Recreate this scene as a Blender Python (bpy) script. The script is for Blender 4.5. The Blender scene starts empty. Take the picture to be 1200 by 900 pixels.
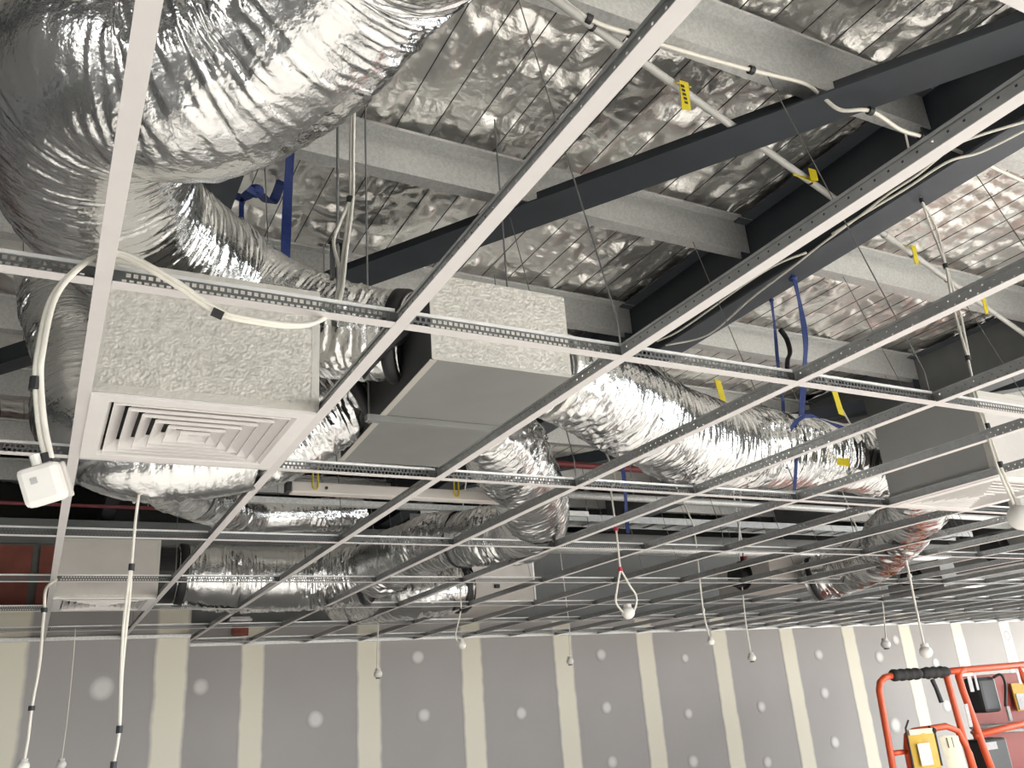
import bpy, bmesh, math, random
import numpy as np
from mathutils import Vector, Matrix
random.seed(7)
RNG = np.random.default_rng(11)
SC = bpy.context.scene
COL = SC.collection

# ------------------------------------------------------------------ camera
cam_d = bpy.data.cameras.new('camera')
cam = bpy.data.objects.new('camera', cam_d)
COL.objects.link(cam)
SC.camera = cam
cam_d.sensor_fit = 'HORIZONTAL'
cam_d.sensor_width = 36.0
cam_d.lens = 36.0 * 1011.75 / 1200.0
cam_d.clip_start = 0.05
cam_d.clip_end = 200
YAW, PITCH, ROLL = math.radians(-29.034), math.radians(20.749), math.radians(4.293)
_R = Matrix.Rotation(YAW, 3, 'Z') @ Matrix.Rotation(PITCH, 3, 'X') @ Matrix.Rotation(ROLL, 3, 'Y')
_B = Matrix(((1, 0, 0), (0, 0, -1), (0, 1, 0)))      # camera axes: right, up, back
cam.matrix_world = Matrix.Translation((-0.036, -1.638, 1.884)) @ (_R @ _B).to_4x4()

# ------------------------------------------------------------------ world, light, exposure
W = bpy.data.worlds.new('overcast sky'); SC.world = W
W.use_nodes = True
bg = W.node_tree.nodes['Background']
bg.inputs[0].default_value = (0.95, 0.98, 1.0, 1)
bg.inputs[1].default_value = 9.0
sun_d = bpy.data.lights.new('sun', 'SUN'); sun = bpy.data.objects.new('sun', sun_d); COL.objects.link(sun)
sun_d.energy = 27.0; sun_d.angle = math.radians(3); sun_d.color = (1.0, 0.965, 0.91)
sun.rotation_euler = (math.radians(72), 0, math.radians(24))
SC.view_settings.view_transform = 'Standard'
SC.view_settings.look = 'None'
SC.view_settings.exposure = 0.0
SC.view_settings.gamma = 1.0
SC.view_settings.use_curve_mapping = False
SC.cycles.use_denoising = True
SC.cycles.max_bounces = 8
SC.cycles.diffuse_bounces = 5
SC.cycles.glossy_bounces = 4
SC.cycles.sample_clamp_indirect = 6.0
SC.cycles.caustics_reflective = False
SC.cycles.caustics_refractive = False

# ------------------------------------------------------------------ helpers
class MB:
    """collects shapes (world coordinates), then links them as one mesh"""
    def __init__(s): s.v = []; s.f = []; s.m = []
    def add(s, vs, fs, mi=0):
        o = len(s.v); s.v += [tuple(map(float, p)) for p in vs]
        s.f += [tuple(i + o for i in f) for f in fs]; s.m += [mi] * len(fs); return s
    def box(s, x0, y0, z0, x1, y1, z1, mi=0):
        vs = [(x, y, z) for x in (x0, x1) for y in (y0, y1) for z in (z0, z1)]
        return s.add(vs, [(0, 1, 3, 2), (4, 6, 7, 5), (0, 4, 5, 1), (2, 3, 7, 6), (0, 2, 6, 4), (1, 5, 7, 3)], mi)
    def bar(s, p, q, w, h, mi=0, up=(0, 0, 1)):
        p = Vector(p); q = Vector(q); d = (q - p).normalized(); u = Vector(up)
        a = d.cross(u)
        if a.length < 1e-4: a = d.cross(Vector((1, 0, 0)))
        a.normalize(); b = a.cross(d).normalized()
        vs = [e + a * (sx * w / 2) + b * (sz * h / 2) for e in (p, q) for sx, sz in ((-1, -1), (1, -1), (1, 1), (-1, 1))]
        return s.add(vs, [(0, 3, 2, 1), (4, 5, 6, 7), (0, 1, 5, 4), (1, 2, 6, 5), (2, 3, 7, 6), (3, 0, 4, 7)], mi)
    def tube(s, pts, r, n=8, mi=0, cap=True, flat=None):
        pts = [Vector(p) for p in pts]; k = len(pts)
        rs = r if hasattr(r, '__len__') else [r] * k
        vs = []; prev = None
        for i, p in enumerate(pts):
            t = (pts[min(i + 1, k - 1)] - pts[max(i - 1, 0)]).normalized()
            if prev is None:
                a = t.cross(Vector((0.3, 0.2, 1)));
                if a.length < 1e-3: a = t.cross(Vector((1, 0, 0)))
                a.normalize()
            else:
                a = prev - t * prev.dot(t); a.normalize()
            prev = a; b = t.cross(a)
            for j in range(n):
                an = 2 * math.pi * j / n
                vs.append(p + (a * math.cos(an) + b * math.sin(an) * (flat or 1)) * rs[i])
        fs = [(i * n + j, i * n + (j + 1) % n, (i + 1) * n + (j + 1) % n, (i + 1) * n + j) for i in range(k - 1) for j in range(n)]
        if cap:
            fs.append(tuple(reversed(range(n)))); fs.append(tuple((k - 1) * n + j for j in range(n)))
        return s.add(vs, fs, mi)
    def cyl(s, p, q, r, n=16, mi=0): return s.tube([p, q], r, n, mi)
    def ball(s, c, r, n=14, m=9, sq=(1, 1, 1), mi=0):
        vs = [(c[0], c[1], c[2] + r * sq[2])]
        for i in range(1, m):
            t = math.pi * i / m
            for j in range(n):
                a = 2 * math.pi * j / n
                vs.append((c[0] + r * sq[0] * math.sin(t) * math.cos(a), c[1] + r * sq[1] * math.sin(t) * math.sin(a), c[2] + r * sq[2] * math.cos(t)))
        vs.append((c[0], c[1], c[2] - r * sq[2]))
        fs = [(0, 1 + j, 1 + (j + 1) % n) for j in range(n)]
        for i in range(m - 2):
            for j in range(n):
                a = 1 + i * n + j; b = 1 + i * n + (j + 1) % n
                fs.append((a, a + n, b + n, b))
        L = len(vs) - 1; o = 1 + (m - 2) * n
        fs += [(o + j, L, o + (j + 1) % n) for j in range(n)]
        return s.add(vs, fs, mi)
    def quad(s, a, b, c, d, mi=0): return s.add([a, b, c, d], [(0, 1, 2, 3)], mi)
    def slab(s, a, b, c, d, t, mi=0):
        """four-cornered plate of thickness t"""
        P = [Vector(p) for p in (a, b, c, d)]; n = (P[1] - P[0]).cross(P[3] - P[0]).normalized() * t
        vs = P + [p + n for p in P]
        return s.add(vs, [(3, 2, 1, 0), (4, 5, 6, 7), (0, 1, 5, 4), (1, 2, 6, 5), (2, 3, 7, 6), (3, 0, 4, 7)], mi)
    def build(s, name, mats, parent=None, smooth=False, bevel=0):
        if not isinstance(mats, (list, tuple)): mats = [mats]
        v = np.array(s.v)
        if parent is not None: org = wloc(parent)
        else: org = Vector(((v[:, 0].min() + v[:, 0].max()) / 2, (v[:, 1].min() + v[:, 1].max()) / 2, v[:, 2].min()))
        me = bpy.data.meshes.new(name)
        me.from_pydata([tuple(p) for p in (v - np.array(org))], [], s.f)
        for m in mats: me.materials.append(m)
        if len(mats) > 1: me.polygons.foreach_set('material_index', s.m)
        if smooth: me.polygons.foreach_set('use_smooth', [True] * len(s.f))
        me.update()
        o = bpy.data.objects.new(name, me); COL.objects.link(o)
        if parent is not None: o.parent = parent
        else: o.location = org
        if bevel:
            b = o.modifiers.new('bevel', 'BEVEL'); b.width = bevel; b.segments = 2; b.limit_method = 'ANGLE'
        return o

WL = {}
def wloc(o):
    l = Vector(o.location)
    while o.parent is not None:
        o = o.parent; l = l + Vector(o.location)
    return l
def tag(o, label=None, cat=None, group=None, kind=None):
    if label: o['label'] = label
    if cat: o['category'] = cat
    if group: o['group'] = group
    if kind: o['kind'] = kind
    return o
def thing(name, label, cat, loc=(0, 0, 0), group=None):
    o = bpy.data.objects.new(name, None); o.empty_display_size = 0.1
    COL.objects.link(o); o.location = loc
    return tag(o, label, cat, group)
def spline(pts, n=8):
    """Catmull-Rom through the points"""
    P = [Vector(p) for p in pts]; P = [P[0] * 2 - P[1]] + P + [P[-1] * 2 - P[-2]]; out = []
    for i in range(1, len(P) - 2):
        for k in range(n):
            t = k / n
            out.append(0.5 * ((2 * P[i]) + (P[i + 1] - P[i - 1]) * t + (2 * P[i - 1] - 5 * P[i] + 4 * P[i + 1] - P[i + 2]) * t * t + (3 * P[i] - P[i - 1] - 3 * P[i + 1] + P[i + 2]) * t ** 3))
    out.append(P[-2]); return out
def lattice(nu, nv, cu, cv, wrap=False):
    """smooth value noise, nu x nv samples over cu x cv cells"""
    g = RNG.random((cu + 2, cv + 2)) * 2 - 1
    if wrap: g[:, cv] = g[:, 0]; g[:, cv + 1] = g[:, 1]
    u = np.linspace(0, cu - 1e-4, nu); v = np.linspace(0, cv - (cv / nv if wrap else 1e-4), nv)
    iu = u.astype(int); iv = v.astype(int)
    fu = (u - iu)[:, None]; fv = (v - iv)[None, :]
    fu = fu * fu * (3 - 2 * fu); fv = fv * fv * (3 - 2 * fv)
    a = g[np.ix_(iu, iv)]; b = g[np.ix_(iu + 1, iv)]; c = g[np.ix_(iu, iv + 1)]; d = g[np.ix_(iu + 1, iv + 1)]
    return (a * (1 - fu) + b * fu) * (1 - fv) + (c * (1 - fu) + d * fu) * fv

# ------------------------------------------------------------------ materials
def mat(name, col, rough=0.5, metal=0.0, bump=None, var=None, spec=0.5, vor=None):
    """procedural principled material; var=(scale, amount) colour mottling, bump=(scale, strength), vor = voronoi spangle scale"""
    m = bpy.data.materials.new(name); m.use_nodes = True
    nt = m.node_tree; b = nt.nodes['Principled BSDF']
    b.inputs['Base Color'].default_value = (*col, 1); b.inputs['Roughness'].default_value = rough
    b.inputs['Metallic'].default_value = metal; b.inputs['Specular IOR Level'].default_value = spec
    tc = nt.nodes.new('ShaderNodeTexCoord')
    if var or vor:
        if vor:
            n = nt.nodes.new('ShaderNodeTexVoronoi'); n.inputs['Scale'].default_value = vor; src = n.outputs['Color']; am = 0.09
        else:
            n = nt.nodes.new('ShaderNodeTexNoise'); n.inputs['Scale'].default_value = var[0]; n.inputs['Detail'].default_value = 5; src = n.outputs['Fac']; am = var[1]
        nt.links.new(tc.outputs['Object'], n.inputs['Vector'])
        mp = nt.nodes.new('ShaderNodeMapRange'); mp.inputs['From Min'].default_value = 0.25; mp.inputs['From Max'].default_value = 0.75
        mp.inputs['To Min'].default_value = 1 - am; mp.inputs['To Max'].default_value = 1 + am
        nt.links.new(src, mp.inputs['Value'])
        mx = nt.nodes.new('ShaderNodeVectorMath'); mx.operation = 'SCALE'; mx.inputs[0].default_value = col
        nt.links.new(mp.outputs['Result'], mx.inputs['Scale']); nt.links.new(mx.outputs['Vector'], b.inputs['Base Color'])
        if vor:
            m2 = nt.nodes.new('ShaderNodeMapRange'); m2.inputs['To Min'].default_value = rough - 0.1; m2.inputs['To Max'].default_value = rough + 0.12
            nt.links.new(src, m2.inputs['Value']); nt.links.new(m2.outputs['Result'], b.inputs['Roughness'])
    if bump:
        n = nt.nodes.new('ShaderNodeTexNoise'); n.inputs['Scale'].default_value = bump[0]; n.inputs['Detail'].default_value = 3
        nt.links.new(tc.outputs['Object'], n.inputs['Vector'])
        bp = nt.nodes.new('ShaderNodeBump'); bp.inputs['Strength'].default_value = bump[1]; bp.inputs['Distance'].default_value = 0.01
        nt.links.new(n.outputs['Fac'], bp.inputs['Height']); nt.links.new(bp.outputs['Normal'], b.inputs['Normal'])
    return m

M = {}
M['foil'] = mat('duct foil', (0.67, 0.675, 0.67), 0.17, 1.0, bump=(75, 0.25))
M['roof_foil'] = mat('roof foil', (0.96, 0.945, 0.90), 0.30, 0.86, bump=(55, 0.4))
M['galv'] = mat('galvanised steel', (0.60, 0.605, 0.59), 0.5, 0.6, vor=85)
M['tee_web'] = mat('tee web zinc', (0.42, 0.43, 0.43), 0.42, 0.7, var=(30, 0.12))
M['cross_web'] = mat('cross tee web zinc', (0.13, 0.135, 0.135), 0.42, 0.5, var=(30, 0.12))  # darker copy of the web zinc, dark reflections put into the colour
M['tee_bulb'] = mat('tee bulb highlight zinc', (0.74, 0.74, 0.73), 0.4, 0.5, var=(30, 0.08))  # brighter copy of the zinc, highlight along the bulb put into the colour
M['rod_steel'] = mat('dull rod steel', (0.22, 0.22, 0.215), 0.5, 0.6, var=(30, 0.1))
M['tee_white'] = mat('tee cap white', (0.70, 0.675, 0.665), 0.5, 0.0, var=(14, 0.03))
M['white'] = mat('white powder coat', (0.80, 0.78, 0.765), 0.45, 0.0, var=(10, 0.03))
M['plastic'] = mat('white plastic', (0.85, 0.83, 0.78), 0.4, 0.0, var=(20, 0.02))
M['cable'] = mat('cable sheath', (0.80, 0.77, 0.69), 0.5, 0.0, var=(30, 0.05))
M['black'] = mat('black tape', (0.015, 0.015, 0.017), 0.5, 0.0, var=(40, 0.2))
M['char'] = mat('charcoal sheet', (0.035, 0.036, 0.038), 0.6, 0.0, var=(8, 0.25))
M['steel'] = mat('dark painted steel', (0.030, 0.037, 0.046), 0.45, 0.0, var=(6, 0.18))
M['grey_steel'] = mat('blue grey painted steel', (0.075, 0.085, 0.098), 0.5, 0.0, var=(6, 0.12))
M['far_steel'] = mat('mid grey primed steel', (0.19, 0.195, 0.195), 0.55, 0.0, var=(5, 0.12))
M['sheet_pale'] = mat('grey box sheet', (0.37, 0.37, 0.36), 0.55, 0.1, var=(5, 0.06))
M['blue'] = mat('blue webbing', (0.012, 0.032, 0.15), 0.6, 0.0, bump=(120, 0.3), var=(60, 0.15))
M['yellow'] = mat('yellow tag', (0.72, 0.58, 0.02), 0.5, 0.0, var=(40, 0.1))
M['red'] = mat('red pipe paint', (0.16, 0.022, 0.024), 0.5, 0.0, var=(20, 0.15))
M['redtape'] = mat('red tape', (0.55, 0.03, 0.05), 0.5, 0.0, var=(20, 0.1))
M['red_board'] = mat('red fire board', (0.27, 0.085, 0.06), 0.8, 0.0, var=(5, 0.22), bump=(40, 0.2))
M['mortar'] = mat('grey mortar', (0.15, 0.145, 0.13), 0.9, 0.0, var=(12, 0.2))
M['concrete'] = mat('grey concrete', (0.17, 0.175, 0.17), 0.85, 0.0, var=(3, 0.15), bump=(20, 0.2))
M['dark_void'] = mat('dark unlit void', (0.028, 0.03, 0.03), 0.8, 0.0, var=(3, 0.2))  # near-black for unlit void and diffuser insides, shade put into the colour
M['bulkhead'] = mat('grey bulkhead board', (0.17, 0.175, 0.172), 0.8, 0.0, var=(1.5, 0.12))
M['floor'] = mat('concrete floor', (0.50, 0.485, 0.465), 0.7, 0.0, var=(1.2, 0.12))
M['ground'] = mat('pale ground outside', (0.50, 0.47, 0.43), 0.9, 0.0, var=(0.5, 0.15))
M['side_wall'] = mat('plaster side wall', (0.26, 0.255, 0.25), 0.8, 0.0, var=(2, 0.1))
M['board'] = mat('grey plasterboard', (0.415, 0.395, 0.38), 0.8, 0.0, var=(0.9, 0.07))
M['orange'] = mat('orange lift paint', (0.70, 0.10, 0.03), 0.4, 0.0, var=(9, 0.1))
M['red_panel'] = mat('dark red panel', (0.27, 0.03, 0.018), 0.5, 0.0, var=(6, 0.12))
M['yellow_bag'] = mat('yellow pouch', (0.55, 0.34, 0.02), 0.55, 0.0, var=(12, 0.12), bump=(18, 0.3))
M['cream'] = mat('cream canvas', (0.72, 0.66, 0.50), 0.7, 0.0, var=(14, 0.08), bump=(20, 0.3))
M['foam'] = mat('black foam', (0.012, 0.011, 0.011), 0.75, 0.0, bump=(35, 0.5), var=(30, 0.3))
M['grey_box'] = mat('dark grey plastic', (0.02, 0.025, 0.027), 0.45, 0.0, var=(15, 0.15))
M['label'] = mat('pale label', (0.45, 0.45, 0.45), 0.5, 0.0, var=(30, 0.15))
M['clear'] = mat('clear pocket', (0.55, 0.52, 0.47), 0.25, 0.0, var=(22, 0.2))
M['rubber'] = mat('dark rubber', (0.03, 0.03, 0.03), 0.7, 0.0, var=(12, 0.2))

def embossed(name, col, metal, rough, strength):
    m = mat(name, col, rough, metal)
    nt = m.node_tree; b = nt.nodes['Principled BSDF']; tc = nt.nodes.new('ShaderNodeTexCoord')
    v = nt.nodes.new('ShaderNodeTexVoronoi'); v.inputs['Scale'].default_value = 120; v.feature = 'SMOOTH_F1'
    n = nt.nodes.new('ShaderNodeTexNoise'); n.inputs['Scale'].default_value = 60; n.inputs['Detail'].default_value = 4
    nt.links.new(tc.outputs['Object'], v.inputs['Vector']); nt.links.new(tc.outputs['Object'], n.inputs['Vector'])
    ad = nt.nodes.new('ShaderNodeMath'); ad.operation = 'MULTIPLY_ADD'; ad.inputs[1].default_value = 1.6
    nt.links.new(v.outputs['Distance'], ad.inputs[0]); nt.links.new(n.outputs['Fac'], ad.inputs[2])
    bp = nt.nodes.new('ShaderNodeBump'); bp.inputs['Strength'].default_value = strength; bp.inputs['Distance'].default_value = 0.012
    nt.links.new(ad.outputs[0], bp.inputs['Height']); nt.links.new(bp.outputs['Normal'], b.inputs['Normal'])
    mp = nt.nodes.new('ShaderNodeMapRange'); mp.inputs['From Min'].default_value = 0.3; mp.inputs['From Max'].default_value = 0.7
    mp.inputs['To Min'].default_value = 0.82; mp.inputs['To Max'].default_value = 1.15
    nt.links.new(n.outputs['Fac'], mp.inputs['Value'])
    mx = nt.nodes.new('ShaderNodeVectorMath'); mx.operation = 'SCALE'; mx.inputs[0].default_value = col
    nt.links.new(mp.outputs['Result'], mx.inputs['Scale']); nt.links.new(mx.outputs['Vector'], b.inputs['Base Color'])
    return m
M['box_tape'] = mat('box edge tape', (0.60, 0.58, 0.53), 0.45, 0.3, bump=(60, 0.3))
M['embossed'] = embossed('embossed foil facing', (0.62, 0.595, 0.54), 0.25, 0.5, 0.2)
M['sheet'] = mat('dull duct sheet', (0.28, 0.285, 0.275), 0.55, 0.25, var=(5, 0.06))
M['casing_pale'] = mat('pale casing', (0.62, 0.585, 0.55), 0.5, 0.1, var=(6, 0.06), bump=(40, 0.1))
M['conduit'] = mat('grey conduit', (0.47, 0.465, 0.44), 0.5, 0.0, var=(9, 0.06))
M['tape'] = mat('foil tape', (0.75, 0.74, 0.70), 0.3, 0.8, bump=(60, 0.4))
def feather(name, axis, half):
    """stopping compound that thins out towards its edges (its own colour pattern on the board)"""
    m = mat(name, (0.55, 0.5, 0.4), 0.85); nt = m.node_tree; b = nt.nodes['Principled BSDF']
    tc = nt.nodes.new('ShaderNodeTexCoord'); sx = nt.nodes.new('ShaderNodeSeparateXYZ'); nt.links.new(tc.outputs['Generated'], sx.inputs[0])
    n = nt.nodes.new('ShaderNodeTexNoise'); n.inputs['Scale'].default_value = 5; nt.links.new(tc.outputs['Object'], n.inputs['Vector'])
    def dist(out):
        s = nt.nodes.new('ShaderNodeMath'); s.operation = 'SUBTRACT'; s.inputs[1].default_value = 0.5; nt.links.new(out, s.inputs[0])
        p = nt.nodes.new('ShaderNodeMath'); p.operation = 'POWER'; p.inputs[1].default_value = 2; nt.links.new(s.outputs[0], p.inputs[0]); return p.outputs[0]
    d = dist(sx.outputs['X'])
    if axis == 'XZ':
        a = nt.nodes.new('ShaderNodeMath'); a.operation = 'ADD'; nt.links.new(d, a.inputs[0]); nt.links.new(dist(sx.outputs['Z']), a.inputs[1]); d = a.outputs[0]
    j = nt.nodes.new('ShaderNodeMath'); j.operation = 'MULTIPLY_ADD'; j.inputs[1].default_value = 0.12; nt.links.new(n.outputs['Fac'], j.inputs[0]); nt.links.new(d, j.inputs[2])
    mp = nt.nodes.new('ShaderNodeMapRange'); mp.inputs['From Min'].default_value = half[0]; mp.inputs['From Max'].default_value = half[1]; nt.links.new(j.outputs[0], mp.inputs['Value'])
    mx = nt.nodes.new('ShaderNodeMix'); mx.data_type = 'RGBA'
    mx.inputs['A'].default_value = (0.82, 0.78, 0.65, 1) if axis == 'X' else (0.74, 0.73, 0.70, 1); mx.inputs['B'].default_value = (0.415, 0.395, 0.38, 1)
    nt.links.new(mp.outputs['Result'], mx.inputs['Factor']); nt.links.new(mx.outputs['Result'], b.inputs['Base Color'])
    return m
M['band'] = feather('joint compound band', 'X', (0.20, 0.30))
M['patch'] = feather('compound patch', 'XZ', (0.09, 0.23))

ZG = 2.7            # underside of the ceiling grid
DUCT = {
    'duct_main': ([(0.396, -0.85, 3.165), (0.396, -0.5, 3.327), (0.269, -0.2, 3.252), (0.124, -0.05, 3.217), (-0.013, 0.05, 3.258), (-0.064, 0.25, 3.29), (-0.036, 0.5, 3.295), (0.042, 0.8, 3.335), (0.21, 1.0, 3.331), (0.439, 1.15, 3.314), (0.651, 1.1, 3.213), (0.825, 0.97, 3.133), (0.974, 0.86, 3.092)],
        [0.22, 0.222, 0.23, 0.24, 0.24, 0.25, 0.25, 0.245, 0.24, 0.21, 0.185, 0.165, 0.15]),
    'duct_loop': ([(-0.176, 3.0, 4.162), (-0.066, 2.4, 3.645), (0.008, 1.95, 3.291), (0.024, 1.68, 2.987), (0.172, 1.55, 2.837), (0.423, 1.5, 2.828), (0.653, 1.45, 2.886), (0.814, 1.4, 2.981), (0.955, 1.36, 3.072)],
        [0.17, 0.17, 0.17, 0.17, 0.17, 0.165, 0.16, 0.15, 0.15]),
    'duct_right': ([(1.508, 0.88, 3.032), (1.723, 0.93, 3.018), (2.16, 1.15, 2.999), (2.623, 1.32, 2.984), (3.153, 1.42, 3.019), (3.664, 1.47, 3.034), (4.129, 1.5, 3.015)],
        [0.15, 0.185, 0.2, 0.205, 0.195, 0.185, 0.165]),
    'duct_bend': ([(1.478, 1.385, 3.01), (1.66, 1.55, 2.978), (1.974, 1.95, 2.949), (2.307, 2.45, 2.906), (2.508, 3.0, 2.911), (2.397, 3.35, 2.947), (2.249, 3.7, 2.979), (2.169, 4.1, 2.971), (2.106, 4.5, 2.93)],
        [0.11, 0.175, 0.185, 0.2, 0.19, 0.18, 0.185, 0.2, 0.21]),
    'duct_back': ([(2.101, 4.6, 2.928), (1.803, 4.78, 2.924), (1.32, 4.86, 2.923), (0.963, 4.86, 2.933), (0.762, 4.86, 2.944)],
        [0.225, 0.235, 0.235, 0.225, 0.2]),
    'duct_branch': ([(3.136, 5.2, 2.911), (2.797, 5.2, 2.883), (2.549, 5.35, 2.85), (2.478, 5.8, 2.869), (2.432, 6.4, 2.951)],
        [0.2, 0.21, 0.2, 0.18, 0.17]),
    'duct_far': ([(4.12, 1.42, 3.0), (4.582, 1.75, 2.899), (5.259, 2.5, 2.861), (5.787, 3.1, 2.847), (6.074, 3.7, 2.829), (5.964, 4.0, 2.788)],
        [0.16, 0.18, 0.185, 0.185, 0.19, 0.18]),
    'duct_small': ([(0.295, 2.0, 2.917), (0.458, 2.6, 2.99), (0.686, 3.2, 3.07), (1.053, 3.9, 3.165), (1.376, 4.0, 3.199), (1.881, 4.2, 3.269)],
        [0.12, 0.12, 0.115, 0.11, 0.11, 0.11]),
}
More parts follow.
